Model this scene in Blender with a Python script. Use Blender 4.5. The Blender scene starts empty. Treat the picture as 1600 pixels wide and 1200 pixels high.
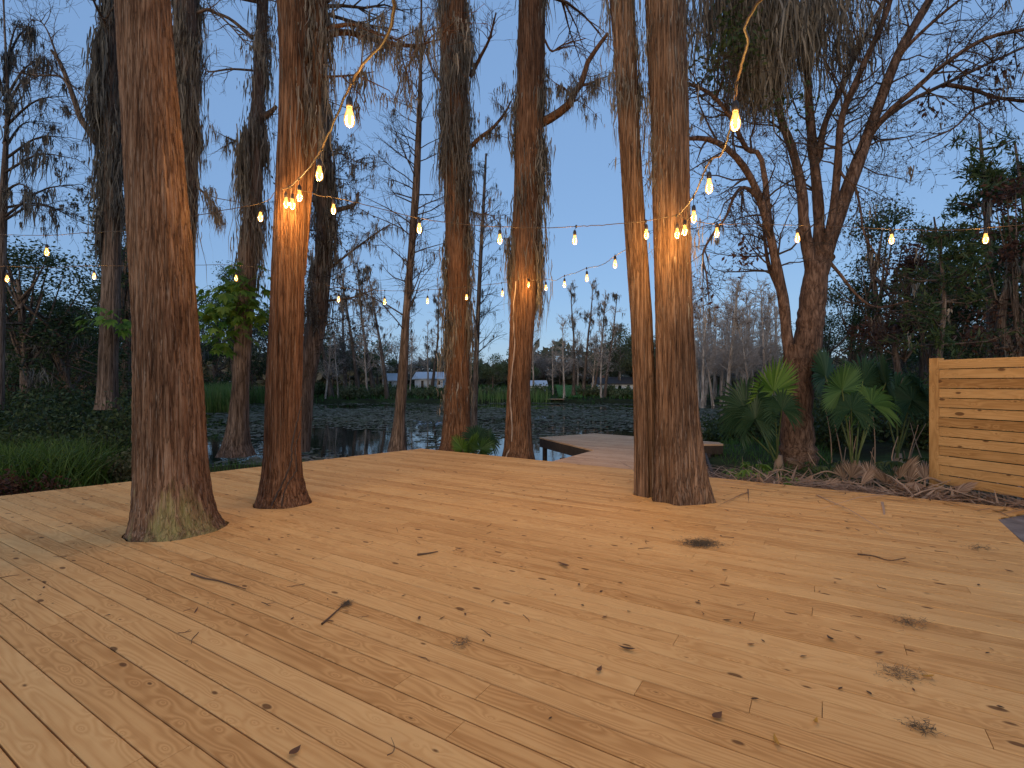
import bpy, bmesh, math, random
import numpy as np
from mathutils import Vector, Matrix

random.seed(11)
rng = np.random.default_rng(11)
SC = bpy.context.scene
COL = SC.collection
R = math.radians
CAMZ, F = 1.5, 789.0

def P(px, py, Y):
    return Vector(((px - 800) / F * Y, Y, CAMZ - (py - 600) / F * Y))

# ------------------------------------------------------------------ terrain height
def sstep(a, b, x):
    t = np.clip((x - a) / (b - a), 0, 1)
    return t * t * (3 - 2 * t)

def lake_d(x, y):
    """> 0 inside the pond (roughly metres from the bank)"""
    x = np.asarray(x, float); y = np.asarray(y, float)
    w = 0.5 * np.sin(x * 0.7) + 0.35 * np.sin(x * 1.9 + 1.0) + 0.3 * np.sin(y * 0.9)
    near = y - 12.9 - 0.4 * w
    left = (x + 0.60 * y + 0.2) * 0.86 + 0.5 * w
    right = (0.46 * y - 1.6 - x) * 0.9 + 0.5 * w
    far = 60 - 0.02 * (x + 8) ** 2 * 0.3 - y + 1.5 * np.sin(x * 0.16) + w
    return np.minimum(np.minimum(near, left), np.minimum(right, far))

def ground_z(x, y):
    x = np.asarray(x, float); y = np.asarray(y, float)
    land = -0.34 + 0.2 * sstep(2.0, 5.5, x) * (1 - sstep(14, 20, y)) + 1.35 * sstep(61, 76, y) \
        + 0.05 * np.sin(x * 1.3 + y * 0.6) + 0.04 * np.sin(x * 2.9 - y * 2.1)
    d = lake_d(x, y)
    return land * (1 - sstep(-1.6, 1.2, d)) + (-1.5) * sstep(-1.6, 1.2, d)

WATER = -0.70
def gz(x, y):
    return float(ground_z(x, y))

# ------------------------------------------------------------------ mesh builder
class MB:
    def __init__(s):
        s.V = []; s.Q = []; s.T = []; s.A = []; s.n = 0
    def add(s, v, q=None, t=None, a=None):
        v = np.asarray(v, np.float32).reshape(-1, 3)
        if q is not None and len(q): s.Q.append(np.asarray(q, np.int64).reshape(-1, 4) + s.n)
        if t is not None and len(t): s.T.append(np.asarray(t, np.int64).reshape(-1, 3) + s.n)
        s.V.append(v)
        if a is not None: s.A.append(np.asarray(a, np.float32).reshape(-1, 3))
        s.n += len(v)
    def build(s, name, mat, parent=None, smooth=True):
        V = np.concatenate(s.V) if s.V else np.zeros((0, 3), np.float32)
        if parent is not None:
            V = V - np.array(root_loc(parent), np.float32)
        Q = np.concatenate(s.Q) if s.Q else np.zeros((0, 4), np.int64)
        T = np.concatenate(s.T) if s.T else np.zeros((0, 3), np.int64)
        me = bpy.data.meshes.new(name)
        me.vertices.add(len(V)); me.vertices.foreach_set('co', V.ravel())
        li = np.concatenate([Q.ravel(), T.ravel()]).astype(np.int32)
        me.loops.add(len(li)); me.loops.foreach_set('vertex_index', li)
        st = np.concatenate([np.arange(len(Q)) * 4, len(Q) * 4 + np.arange(len(T)) * 3]).astype(np.int32)
        me.polygons.add(len(st)); me.polygons.foreach_set('loop_start', st)
        me.polygons.foreach_set('loop_total', np.concatenate([np.full(len(Q), 4), np.full(len(T), 3)]).astype(np.int32))
        me.polygons.foreach_set('use_smooth', np.full(len(st), smooth))
        if s.A:
            at = me.attributes.new('board', 'FLOAT_VECTOR', 'POINT')
            at.data.foreach_set('vector', np.concatenate(s.A).ravel())
        me.update(calc_edges=True)
        me.materials.append(mat)
        o = bpy.data.objects.new(name, me)
        COL.objects.link(o)
        if parent is not None: o.parent = parent
        return o

def root_loc(o):
    l = Vector((0, 0, 0))
    while o is not None:
        l += o.location; o = o.parent
    return l

def tag(o, label=None, cat=None, group=None, kind=None):
    if label: o['label'] = label
    if cat: o['category'] = cat
    if group: o['group'] = group
    if kind: o['kind'] = kind
    return o

def thing(name, loc, label, cat, group=None):
    o = bpy.data.objects.new(name, None); COL.objects.link(o)
    o.location = loc
    return tag(o, label, cat, group)

def copy_thing(root, loc, rz=0, sc=(1, 1, 1), label=None):
    def cp(o, par):
        c = o.copy(); COL.objects.link(c)
        if par is not None: c.parent = par
        for ch in [x for x in KIDS.get(o.name, [])]:
            cp(ch, c)
        return c
    r = cp(root, None)
    r.location = loc; r.rotation_euler = (0, 0, rz); r.scale = sc
    if label: r['label'] = label
    return r
KIDS = {}
def index_kids(*roots):
    for r in roots:
        for o in [r] + list(r.children_recursive):
            KIDS[o.name] = list(o.children)

# ------------------------------------------------------------------ geometry generators
def tubes(mb, items, sides=5, cap=False):
    groups = {}
    for pts, rad in items:
        groups.setdefault(len(pts), []).append((pts, rad))
    ang = np.arange(sides) * 2 * np.pi / sides
    for n, its in groups.items():
        Pn = np.array([[tuple(p) for p in a] for a, _ in its], float)
        Rn = np.array([r for _, r in its], float)
        K = len(its)
        T = np.gradient(Pn, axis=1)
        T /= np.linalg.norm(T, axis=2, keepdims=True) + 1e-9
        ov = Pn[:, -1] - Pn[:, 0]
        ov /= np.linalg.norm(ov, axis=1, keepdims=True) + 1e-9
        ref = np.where(np.abs(ov[:, 2:3]) > 0.8, np.array([[1., 0.13, 0]]), np.array([[0, 0.1, 1.]]))
        ref = np.repeat(ref[:, None], n, 1)
        n1 = np.cross(T, ref); n1 /= np.linalg.norm(n1, axis=2, keepdims=True) + 1e-9
        n2 = np.cross(T, n1)
        V = Pn[:, :, None] + Rn[:, :, None, None] * (np.cos(ang)[None, None, :, None] * n1[:, :, None] + np.sin(ang)[None, None, :, None] * n2[:, :, None])
        idx = np.arange(K * n * sides).reshape(K, n, sides)
        a = idx[:, :-1]; b = idx[:, 1:]
        q = np.stack([a, np.roll(a, -1, 2), np.roll(b, -1, 2), b], -1).reshape(-1, 4)
        t = None
        if cap and sides >= 3:
            t = []
            for e in (0, n - 1):
                for k in range(1, sides - 1):
                    t.append(np.stack([idx[:, e, 0], idx[:, e, k], idx[:, e, k + 1]], -1))
            t = np.concatenate(t)
        mb.add(V, q, t)

def spline(pts, n):
    """resample a polyline of Vectors smoothly"""
    A = np.array([tuple(p) for p in pts], float)
    if len(A) < 3:
        t = np.linspace(0, len(A) - 1, n)
        return np.stack([np.interp(t, np.arange(len(A)), A[:, k]) for k in range(A.shape[1])], 1)
    E = np.vstack([2 * A[0] - A[1], A, 2 * A[-1] - A[-2]])
    out = []
    for u in np.linspace(0, len(A) - 1 - 1e-6, n):
        i = int(u); f = u - i
        p0, p1, p2, p3 = E[i], E[i + 1], E[i + 2], E[i + 3]
        out.append(0.5 * (2 * p1 + (p2 - p0) * f + (2 * p0 - 5 * p1 + 4 * p2 - p3) * f * f + (3 * p1 - p0 - 3 * p2 + p3) * f ** 3))
    return np.array(out)

def moss(mb, pts, lo, hi, w=0.014, nseg=4, sway=0.10):
    pts = np.asarray(pts, float).reshape(-1, 3)
    N = len(pts)
    if N == 0: return
    L = lo + (hi - lo) * rng.random(N) ** 1.7
    t = np.linspace(0, 1, nseg + 1)
    c = np.repeat(pts[:, None], nseg + 1, 1)
    c[:, :, 2] -= L[:, None] * t
    drift = rng.normal(0, sway, (N, 1, 2)) * L[:, None, None] * t[None, :, None]
    wob = rng.normal(0, sway * 0.35, (N, nseg + 1, 2)) * L[:, None, None]
    wob[:, 0] = 0
    c[:, :, :2] += drift + wob
    a = rng.random((N, 1)) * np.pi + rng.normal(0, .5, (N, nseg + 1))
    prof = np.interp(t, [0, .15, .5, 1], [.6, 1, .8, .08])
    ww = (w * (0.5 + rng.random(N)))[:, None] * prof
    off = np.stack([np.cos(a) * ww, np.sin(a) * ww, np.zeros_like(ww)], -1)
    V = np.stack([c - off, c + off], 2)
    idx = np.arange(N * (nseg + 1) * 2).reshape(N, nseg + 1, 2)
    q = np.stack([idx[:, :-1, 0], idx[:, :-1, 1], idx[:, 1:, 1], idx[:, 1:, 0]], -1)
    mb.add(V, q)

def moss_clumps(mb, centers, n, spread, lo, hi, w=0.012, lenvar=True):
    """ragged hanging bunches"""
    for c in centers:
        k = max(3, int(n * random.uniform(.5, 1.5)))
        s = spread * random.uniform(.6, 1.4)
        p = rng.normal(0, 1, (k, 3)) * np.array([s, s, s * .6]) + np.array(tuple(c))
        m = random.uniform(.45, 1.0) if lenvar else 1
        moss(mb, p, lo * m, hi * m, w)

def leaves(mb, pts, size, flat=0.0, asp=0.45, droop=0.0):
    pts = np.asarray(pts, float).reshape(-1, 3)
    N = len(pts)
    if N == 0: return
    d = rng.normal(0, 1, (N, 3)); d[:, 2] = d[:, 2] * (1 - flat) - droop
    d /= np.linalg.norm(d, axis=1, keepdims=True)
    u = rng.normal(0, 1, (N, 3)); u[:, 2] += flat * 3
    s = np.cross(d, u); s /= np.linalg.norm(s, axis=1, keepdims=True) + 1e-9
    n = np.cross(s, d)
    L = size * (0.55 + 0.9 * rng.random((N, 1)))
    b = pts; tip = pts + d * L
    mid = pts + d * L * .5 - n * L * .08
    V = np.stack([b, mid - s * L * asp * .5, tip - n * L * .1, mid + s * L * asp * .5], 1)
    idx = np.arange(N * 4).reshape(N, 4)
    mb.add(V, idx)

def blades(mb, pts, lo, hi, w, bend=0.35, nseg=3, lean=0.25):
    pts = np.asarray(pts, float).reshape(-1, 3); N = len(pts)
    if N == 0: return
    L = lo + (hi - lo) * rng.random(N)
    t = np.linspace(0, 1, nseg + 1)
    az = rng.random(N) * 2 * np.pi
    dx = np.stack([np.cos(az), np.sin(az)], 1)
    le = np.abs(rng.normal(0, lean, N)); be = np.abs(rng.normal(bend, bend * .5, N))
    hor = L[:, None] * (le[:, None] * t + be[:, None] * t ** 2)
    c = np.repeat(pts[:, None], nseg + 1, 1)
    c[:, :, :2] += hor[:, :, None] * dx[:, None]
    c[:, :, 2] += L[:, None] * (t - 0.35 * be[:, None] * t ** 2.5)
    sd = np.stack([-dx[:, 1], dx[:, 0], np.zeros(N)], 1)
    tw = rng.normal(0, .5, N)
    sd = sd * np.cos(tw)[:, None] + np.concatenate([dx, np.zeros((N, 1))], 1) * np.sin(tw)[:, None]
    ww = w * (0.6 + .8 * rng.random(N))[:, None] * np.interp(t, [0, .4, 1], [.6, 1, .05])
    off = sd[:, None] * ww[:, :, None]
    V = np.stack([c - off, c + off], 2)
    idx = np.arange(N * (nseg + 1) * 2).reshape(N, nseg + 1, 2)
    q = np.stack([idx[:, :-1, 0], idx[:, :-1, 1], idx[:, 1:, 1], idx[:, 1:, 0]], -1)
    mb.add(V, q)

def rows_to_axis(rows, Y, dy=0.0):
    """[(py, xl, xr)] measured outline -> axis points and radii at depth Y"""
    c = [P((xl + xr) / 2, py, Y) for py, xl, xr in rows]
    r = [(xr - xl) / 2 / F * Y * math.cos(math.atan(((xl + xr) / 2 - 800) / F)) * .975 for py, xl, xr in rows]
    return c, r

def trunk(mb, cents, rads, nth=64, nz=120, flute=0.0, fk=7, ridge=0.018, top=None, seed=0, flute_h=1.6, bow=0.0):
    cents = [Vector(c) for c in cents]; rads = list(rads)
    o = sorted(range(len(cents)), key=lambda i: cents[i].z)
    C = np.array([tuple(cents[i]) for i in o]); Rr = np.array([rads[i] for i in o])
    if top:
        k = (C[-1] - C[-3]) / (C[-1, 2] - C[-3, 2])
        kr = min(-0.012, (Rr[-1] - Rr[-3]) / (C[-1, 2] - C[-3, 2]))
        z0 = C[-1, 2]
        for z in np.linspace(z0, top, 5)[1:]:
            C = np.vstack([C, C[-1] + k * (z - C[-1, 2])]); Rr = np.append(Rr, max(0.06, Rr[len(o) - 1] + kr * (z - z0)))
    zz = np.linspace(0, 1, nz) ** 1.15 * (C[-1, 2] - C[0, 2]) + C[0, 2]
    cx = np.interp(zz, C[:, 2], C[:, 0]); cy = np.interp(zz, C[:, 2], C[:, 1]); rr = np.interp(zz, C[:, 2], Rr)
    for arr in (cx, cy, rr):
        arr[1:-1] = (arr[:-2] + 2 * arr[1:-1] + arr[2:]) / 4
    rg = np.random.default_rng(seed + 100)
    th = np.arange(nth) * 2 * np.pi / nth
    h = (zz - zz[0])
    Af = flute * np.exp(-(h / flute_h) ** 1.3)
    ph = rg.random(8) * 6.28
    TH = th[None, :] + 0.06 * np.sin(h * .8 + ph[0])[:, None]
    m = np.zeros((nz, nth))
    fl = np.cos(fk * TH + ph[1]) * .55 + np.cos((fk - 3) * TH + ph[2]) * .5 + np.cos((fk + 4) * TH + ph[3]) * .3
    m += Af[:, None] * fl + 0.03 * np.cos(2 * TH + ph[4] + h[:, None] * .3) + 0.02 * np.cos(3 * TH + ph[5] - h[:, None] * .4)
    for k in range(8):
        kk = rg.integers(9, max(10, nth // 3))
        m += ridge * .5 * np.cos(kk * TH + rg.random() * 6.28 + 1.2 * np.sin(h * (0.6 + rg.random()) + rg.random() * 6)[:, None]) * (0.6 + .4 * np.sin(h * (1 + 2 * rg.random()) + rg.random() * 6))[:, None]
    m += ridge * .35 * rg.normal(0, 1, (nz, nth))
    rad = rr[:, None] * (1 + m)
    V = np.stack([cx[:, None] + rad * np.cos(TH), cy[:, None] + rad * np.sin(TH), np.repeat(zz[:, None], nth, 1)], -1)
    idx = np.arange(nz * nth).reshape(nz, nth)
    a = idx[:-1]; b = idx[1:]
    q = np.stack([a, np.roll(a, -1, 1), np.roll(b, -1, 1), b], -1).reshape(-1, 4)
    mb.add(V, q)
    return C, Rr

def surf_pts(C, Rr, n, zlo, zhi, out=1.02, side=None, pw=1.0):
    """random points on a trunk surface between two heights; side = (angle, spread)"""
    z = zlo + (zhi - zlo) * rng.random(n) ** pw
    cx = np.interp(z, C[:, 2], C[:, 0]); cy = np.interp(z, C[:, 2], C[:, 1]); r = np.interp(z, C[:, 2], Rr) * out
    th = rng.random(n) * 6.283 if side is None else rng.normal(side[0], side[1], n)
    return np.stack([cx + r * np.cos(th), cy + r * np.sin(th), z], 1)

def rdir(d, spread):
    v = Vector((random.gauss(0, 1), random.gauss(0, 1), random.gauss(0, 1)))
    v = v - v.project(d)
    if v.length < 1e-5: v = d.orthogonal()
    v.normalize()
    return (d * math.cos(spread) + v * math.sin(spread)).normalized()

def grow(out, p, d, L, r, lvl, maxl, cfg):
    """recursive branch; out collects (pts, radii, level)"""
    n = 4 if lvl == maxl else 5
    pts = [p.copy()]; rad = [r]
    g = cfg.get('trop', 0.0); wig = cfg.get('wig', .18)
    dd = d.copy(); q = p.copy(); seg = L / (n - 1)
    dirs = [dd.copy()]
    for i in range(1, n):
        dd = (dd + Vector((random.gauss(0, wig), random.gauss(0, wig), random.gauss(0, wig) + g))).normalized()
        q = q + dd * seg
        pts.append(q.copy()); rad.append(max(cfg.get('rmin', .003), r * (1 - .75 * i / (n - 1)))); dirs.append(dd.copy())
    out.append((pts, rad, lvl))
    if lvl < maxl:
        k = cfg['kids'][min(lvl, len(cfg['kids']) - 1)]
        k = int(k) + (random.random() < (k - int(k)))
        for j in range(k):
            t = random.uniform(cfg.get('t0', .25), 1.0)
            i = min(n - 2, int(t * (n - 1))); f = t * (n - 1) - i
            bp = pts[i].lerp(pts[i + 1], f)
            sp = random.uniform(*cfg.get('ang', (.5, 1.0)))
            nd = rdir(dirs[i], sp)
            grow(out, bp, nd, L * random.uniform(*cfg.get('lr', (.4, .7))), max(cfg.get('rmin', .003), rad[i] * .55), lvl + 1, maxl, cfg)

def grow_tubes(mb, out, sides=(6, 5, 4, 3, 3)):
    by = {}
    for pts, rad, l in out: by.setdefault(sides[min(l, len(sides) - 1)], []).append((pts, rad))
    for s, its in by.items(): tubes(mb, its, s)

def along(out, minl, n):
    """n random points on branches of level >= minl"""
    c = [o for o in out if o[2] >= minl]
    res = []
    for _ in range(n):
        pts = random.choice(c)[0]
        i = random.randrange(len(pts) - 1)
        res.append(pts[i].lerp(pts[i + 1], random.random()))
    return res

# ------------------------------------------------------------------ materials
def newmat(name):
    m = bpy.data.materials.new(name); m.use_nodes = True
    nt = m.node_tree; nt.nodes.clear()
    out = nt.nodes.new('ShaderNodeOutputMaterial')
    return m, nt, out
def N(nt, t, **kw):
    n = nt.nodes.new(t)
    for k, v in kw.items():
        if k == 'inp':
            for a, b in v.items(): n.inputs[a].default_value = b
        else: setattr(n, k, v)
    return n
def ramp(nt, stops, interp='LINEAR'):
    n = nt.nodes.new('ShaderNodeValToRGB'); cr = n.color_ramp; cr.interpolation = interp
    while len(cr.elements) < len(stops): cr.elements.new(.5)
    for e, (p, c) in zip(cr.elements, stops):
        e.position = p; e.color = (c[0], c[1], c[2], 1) if len(c) == 3 else c
    return n
def L_(nt, a, b): nt.links.new(a, b)

def foliage_mat(name, c1, c2, c3=None, trans=0.35, rough=.55, spec=.25):
    m, nt, out = newmat(name)
    g = N(nt, 'ShaderNodeNewGeometry')
    st = [(0, c1), (1, c2)] if c3 is None else [(0, c1), (.55, c2), (1, c3)]
    r = ramp(nt, st); L_(nt, g.outputs['Random Per Island'], r.inputs[0])
    b = N(nt, 'ShaderNodeBsdfPrincipled', inp={'Roughness': rough, 'Specular IOR Level': spec})
    t = N(nt, 'ShaderNodeBsdfTranslucent')
    L_(nt, r.outputs[0], b.inputs['Base Color']); L_(nt, r.outputs[0], t.inputs['Color'])
    mx = N(nt, 'ShaderNodeMixShader', inp={0: trans})
    L_(nt, b.outputs[0], mx.inputs[1]); L_(nt, t.outputs[0], mx.inputs[2]); L_(nt, mx.outputs[0], out.inputs[0])
    return m

def bark_mat(name, dark, mid, light, sc=(26, 26, 1.3), bump=.8, dist=.03, lichen=None, grey=None):
    m, nt, out = newmat(name)
    tc = N(nt, 'ShaderNodeTexCoord')
    def noise(sc3, **kw):
        mp = N(nt, 'ShaderNodeMapping'); mp.inputs['Scale'].default_value = sc3; L_(nt, tc.outputs['Object'], mp.inputs[0])
        n = N(nt, 'ShaderNodeTexNoise', inp=dict(Scale=1.0, **kw)); L_(nt, mp.outputs[0], n.inputs['Vector']); return n.outputs[0]
    def M2(op, x, y):
        n = N(nt, 'ShaderNodeMath', operation=op)
        for i, v in enumerate((x, y)):
            if isinstance(v, (int, float)): n.inputs[i].default_value = v
            elif v is not None: L_(nt, v, n.inputs[i])
        return n.outputs[0]
    n1 = noise(sc, Detail=9, Roughness=.7, Distortion=.4)
    r = ramp(nt, [(.32, dark), (.5, mid), (.7, light)]); L_(nt, n1, r.inputs[0])
    # broad patches of paler and darker bark
    n2 = noise((1.8, 1.8, .7), Detail=5)
    r2 = ramp(nt, [(.35, (.62, .58, .56)), (.65, (1.15, 1.1, 1.05))]); L_(nt, n2, r2.inputs[0])
    mul = N(nt, 'ShaderNodeMixRGB', blend_type='MULTIPLY', inp={0: 1.0})
    L_(nt, r.outputs[0], mul.inputs[1]); L_(nt, r2.outputs[0], mul.inputs[2])
    col = mul.outputs[0]
    # long furrows between the bark strips: thin valleys of a stretched noise
    fz = noise((sc[0] * .62, sc[1] * .62, sc[2] * .55), Detail=3, Roughness=.5, Distortion=.6)
    fv = M2('ABSOLUTE', M2('SUBTRACT', fz, .5), None)
    rf = ramp(nt, [(.0, (.42, .39, .37)), (.022, (.8, .78, .76)), (.05, (1.05, 1.05, 1.05))]); L_(nt, fv, rf.inputs[0])
    mf = N(nt, 'ShaderNodeMixRGB', blend_type='MULTIPLY', inp={0: 1.0}); L_(nt, col, mf.inputs[1]); L_(nt, rf.outputs[0], mf.inputs[2]); col = mf.outputs[0]
    if grey:
        ng = noise((sc[0] * 1.5, sc[1] * 1.5, sc[2] * 1.3), Detail=6, Roughness=.6)
        rg_ = ramp(nt, [(.56, (0, 0, 0)), (.70, (.8, .8, .8))]); L_(nt, ng, rg_.inputs[0])
        mg = N(nt, 'ShaderNodeMixRGB'); L_(nt, rg_.outputs[0], mg.inputs[0]); L_(nt, col, mg.inputs[1]); mg.inputs[2].default_value = (*grey, 1)
        col = mg.outputs[0]
    if lichen:
        lc, ztop, zfull = lichen
        sx = N(nt, 'ShaderNodeSeparateXYZ'); L_(nt, tc.outputs['Object'], sx.inputs[0])
        mr = N(nt, 'ShaderNodeMapRange'); L_(nt, sx.outputs[2], mr.inputs[0])
        for k, v in ((1, ztop), (2, zfull), (3, 0.0), (4, .34)): mr.inputs[k].default_value = v
        n3 = noise((6, 6, 1.5), Detail=8, Roughness=.72); n3b = noise((1.9, 1.9, .8), Detail=2)
        ad = M2('ADD', M2('ADD', M2('MULTIPLY', n3, .7), M2('MULTIPLY', n3b, .5)), mr.outputs[0])
        rl = ramp(nt, [(.86, (0, 0, 0)), (.98, (1, 1, 1))]); L_(nt, ad, rl.inputs[0])
        ml = N(nt, 'ShaderNodeMixRGB'); L_(nt, M2('MULTIPLY', rl.outputs[0], .6), ml.inputs[0]); L_(nt, col, ml.inputs[1]); ml.inputs[2].default_value = (*lc, 1)
        col = ml.outputs[0]
    b = N(nt, 'ShaderNodeBsdfPrincipled', inp={'Roughness': .9, 'Specular IOR Level': .15})
    L_(nt, col, b.inputs['Base Color'])
    h = M2('ADD', n1, M2('MINIMUM', M2('MULTIPLY', fv, 8.0), .6))
    bp = N(nt, 'ShaderNodeBump', inp={'Strength': bump, 'Distance': dist}); L_(nt, h, bp.inputs['Height']); L_(nt, bp.outputs[0], b.inputs['Normal'])
    L_(nt, b.outputs[0], out.inputs[0])
    return m

def wood_mat(name, lo, mid, hi, knot=(.09, .04, .018), dirt=.35, rough=.8, grain=1.0, kn=.78, var=.28):
    m, nt, out = newmat(name)
    at = N(nt, 'ShaderNodeAttribute', attribute_name='board')
    sx = N(nt, 'ShaderNodeSeparateXYZ'); L_(nt, at.outputs['Vector'], sx.inputs[0])
    def M(op, a, b=None, c=None):
        n = N(nt, 'ShaderNodeMath', operation=op)
        for i, v in enumerate((a, b, c)):
            if v is None: continue
            if isinstance(v, (int, float)): n.inputs[i].default_value = v
            else: L_(nt, v, n.inputs[i])
        return n.outputs[0]
    def V3(x, y, z):
        n = N(nt, 'ShaderNodeCombineXYZ')
        for i, v in enumerate((x, y, z)):
            if isinstance(v, (int, float)): n.inputs[i].default_value = v
            else: L_(nt, v, n.inputs[i])
        return n.outputs[0]
    u, v, rd = sx.outputs[0], sx.outputs[1], sx.outputs[2]
    uo = M('ADD', u, M('MULTIPLY', rd, 57.0)); z = M('MULTIPLY', rd, 91.0)
    # knots
    vor = N(nt, 'ShaderNodeTexVoronoi', feature='F1', voronoi_dimensions='2D', inp={'Scale': 1.0}); L_(nt, V3(M('MULTIPLY', uo, 3.4), M('MULTIPLY', M('ADD', v, M('MULTIPLY', rd, 33.0)), 7.5), 0.0), vor.inputs['Vector'])
    kd = vor.outputs['Distance']
    swirl = M('MULTIPLY', M('POWER', 2.718, M('MULTIPLY', kd, -7.0)), 0.22)
    # growth-ring contours of a stretched noise
    n1 = N(nt, 'ShaderNodeTexNoise', inp={'Scale': 1.0, 'Detail': 1.5, 'Roughness': .45})
    L_(nt, V3(M('MULTIPLY', uo, .55), M('MULTIPLY', v, 7.5), z), n1.inputs['Vector'])
    ring = M('SINE', M('MULTIPLY', M('ADD', n1.outputs[0], swirl), 85.0 * grain))
    ring = M('MULTIPLY_ADD', ring, .5, .5)
    n2 = N(nt, 'ShaderNodeTexNoise', inp={'Scale': 1.0, 'Detail': 4, 'Roughness': .6}); L_(nt, V3(M('MULTIPLY', uo, 1.2), M('MULTIPLY', v, 110.0), z), n2.inputs['Vector'])
    n3 = N(nt, 'ShaderNodeTexNoise', inp={'Scale': 1.0, 'Detail': 3, 'Roughness': .55}); L_(nt, V3(M('MULTIPLY', uo, .9), M('MULTIPLY', v, 5.0), M('ADD', z, 7.0)), n3.inputs['Vector'])
    f = M('ADD', M('MULTIPLY', ring, .22), M('MULTIPLY', n2.outputs[0], .28))
    f = M('ADD', f, M('MULTIPLY', n3.outputs[0], .55))
    f = M('ADD', f, M('MULTIPLY', M('SUBTRACT', rd, .5), var))
    r = ramp(nt, [(.25, lo), (.52, mid), (.8, hi)]); L_(nt, f, r.inputs[0])
    # knots on some cells only
    cs = N(nt, 'ShaderNodeSeparateColor'); L_(nt, vor.outputs['Color'], cs.inputs[0])
    ksz = M('MULTIPLY', M('MAXIMUM', M('SUBTRACT', cs.outputs[0], kn), 0.0), .62)
    kmask = N(nt, 'ShaderNodeMapRange'); L_(nt, M('SUBTRACT', ksz, kd), kmask.inputs[0])
    for k, vv in ((1, -.015), (2, .03), (3, 0.0), (4, .82)): kmask.inputs[k].default_value = vv
    mk = N(nt, 'ShaderNodeMixRGB'); L_(nt, kmask.outputs[0], mk.inputs[0]); L_(nt, r.outputs[0], mk.inputs[1]); mk.inputs[2].default_value = (*knot, 1)
    # dirt and weather stains over the whole surface
    tc = N(nt, 'ShaderNodeTexCoord')
    n4 = N(nt, 'ShaderNodeTexNoise', inp={'Scale': 1.3, 'Detail': 8, 'Roughness': .65}); L_(nt, tc.outputs['Object'], n4.inputs['Vector'])
    rdn = ramp(nt, [(.45, (0, 0, 0)), (.75, (1, 1, 1))]); L_(nt, n4.outputs[0], rdn.inputs[0])
    md = N(nt, 'ShaderNodeMixRGB', blend_type='MULTIPLY'); L_(nt, M('MULTIPLY', rdn.outputs[0], dirt), md.inputs[0]); L_(nt, mk.outputs[0], md.inputs[1]); md.inputs[2].default_value = (.55, .5, .45, 1)
    n5 = N(nt, 'ShaderNodeTexNoise', inp={'Scale': 14, 'Detail': 6, 'Roughness': .75}); L_(nt, tc.outputs['Object'], n5.inputs['Vector'])
    rs = ramp(nt, [(.66, (0, 0, 0)), (.74, (1, 1, 1))]); L_(nt, n5.outputs[0], rs.inputs[0])
    ms = N(nt, 'ShaderNodeMixRGB', blend_type='MULTIPLY'); L_(nt, M('MULTIPLY', rs.outputs[0], dirt * 1.2), ms.inputs[0]); L_(nt, md.outputs[0], ms.inputs[1]); ms.inputs[2].default_value = (.5, .42, .36, 1)
    b = N(nt, 'ShaderNodeBsdfPrincipled', inp={'Roughness': rough, 'Specular IOR Level': .12})
    L_(nt, ms.outputs[0], b.inputs['Base Color'])
    bp = N(nt, 'ShaderNodeBump', inp={'Strength': .25, 'Distance': .004}); L_(nt, M('ADD', n2.outputs[0], M('MULTIPLY', ring, .3)), bp.inputs['Height']); L_(nt, bp.outputs[0], b.inputs['Normal'])
    L_(nt, b.outputs[0], out.inputs[0])
    return m

def plain_mat(name, c, rough=.6, metal=0.0, noise=.25, nsc=9.0, spec=.3):
    m, nt, out = newmat(name)
    tc = N(nt, 'ShaderNodeTexCoord')
    n1 = N(nt, 'ShaderNodeTexNoise', inp={'Scale': nsc, 'Detail': 6, 'Roughness': .6}); L_(nt, tc.outputs['Object'], n1.inputs['Vector'])
    a = tuple(max(0, x * (1 - noise)) for x in c); bb = tuple(min(1, x * (1 + noise)) for x in c)
    r = ramp(nt, [(.3, a), (.7, bb)]); L_(nt, n1.outputs[0], r.inputs[0])
    b = N(nt, 'ShaderNodeBsdfPrincipled', inp={'Roughness': rough, 'Metallic': metal, 'Specular IOR Level': spec})
    L_(nt, r.outputs[0], b.inputs['Base Color']); L_(nt, b.outputs[0], out.inputs[0])
    return m

M = {}
M['cypress_l'] = bark_mat('cypress_bark_lichen', (.05, .027, .016), (.205, .12, .073), (.37, .265, .185), sc=(40, 40, 1.7), lichen=((.34, .33, .12), 1.1, -.1), grey=(.32, .25, .195))
M['cypress'] = bark_mat('cypress_bark', (.048, .026, .015), (.19, .114, .069), (.35, .24, .16), sc=(40, 40, 1.8), grey=(.30, .235, .18))
M['cypress_b'] = bark_mat('cypress_bark_red', (.045, .022, .012), (.20, .102, .054), (.35, .215, .128), sc=(42, 42, 2.0), grey=(.26, .19, .14))
M['cypress_d'] = bark_mat('cypress_bark_dim', (.04, .03, .024), (.16, .118, .092), (.30, .24, .20), sc=(24, 24, 1.6))
M['oak'] = bark_mat('oak_bark', (.035, .024, .019), (.13, .083, .062), (.24, .17, .135), sc=(18, 18, 4.5), bump=.6)
M['greytwig'] = plain_mat('grey_twig', (.42, .335, .275), .9)
M['twig'] = plain_mat('twig_bark', (.055, .04, .032), .9)
M['greybark'] = bark_mat('grey_bark', (.24, .19, .155), (.48, .40, .33), (.66, .57, .49), sc=(6, 6, .8), bump=.3)
M['moss'] = foliage_mat('spanish_moss', (.11, .092, .07), (.22, .188, .145), (.34, .30, .245), trans=.35, rough=.9)
M['moss_d'] = foliage_mat('dark_moss', (.08, .07, .058), (.15, .135, .112), (.24, .22, .185), trans=.35, rough=.9)
M['moss_s'] = foliage_mat('dry_moss_scrap', (.12, .095, .065), (.19, .155, .11), (.26, .22, .165), trans=.3, rough=.9)
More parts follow.
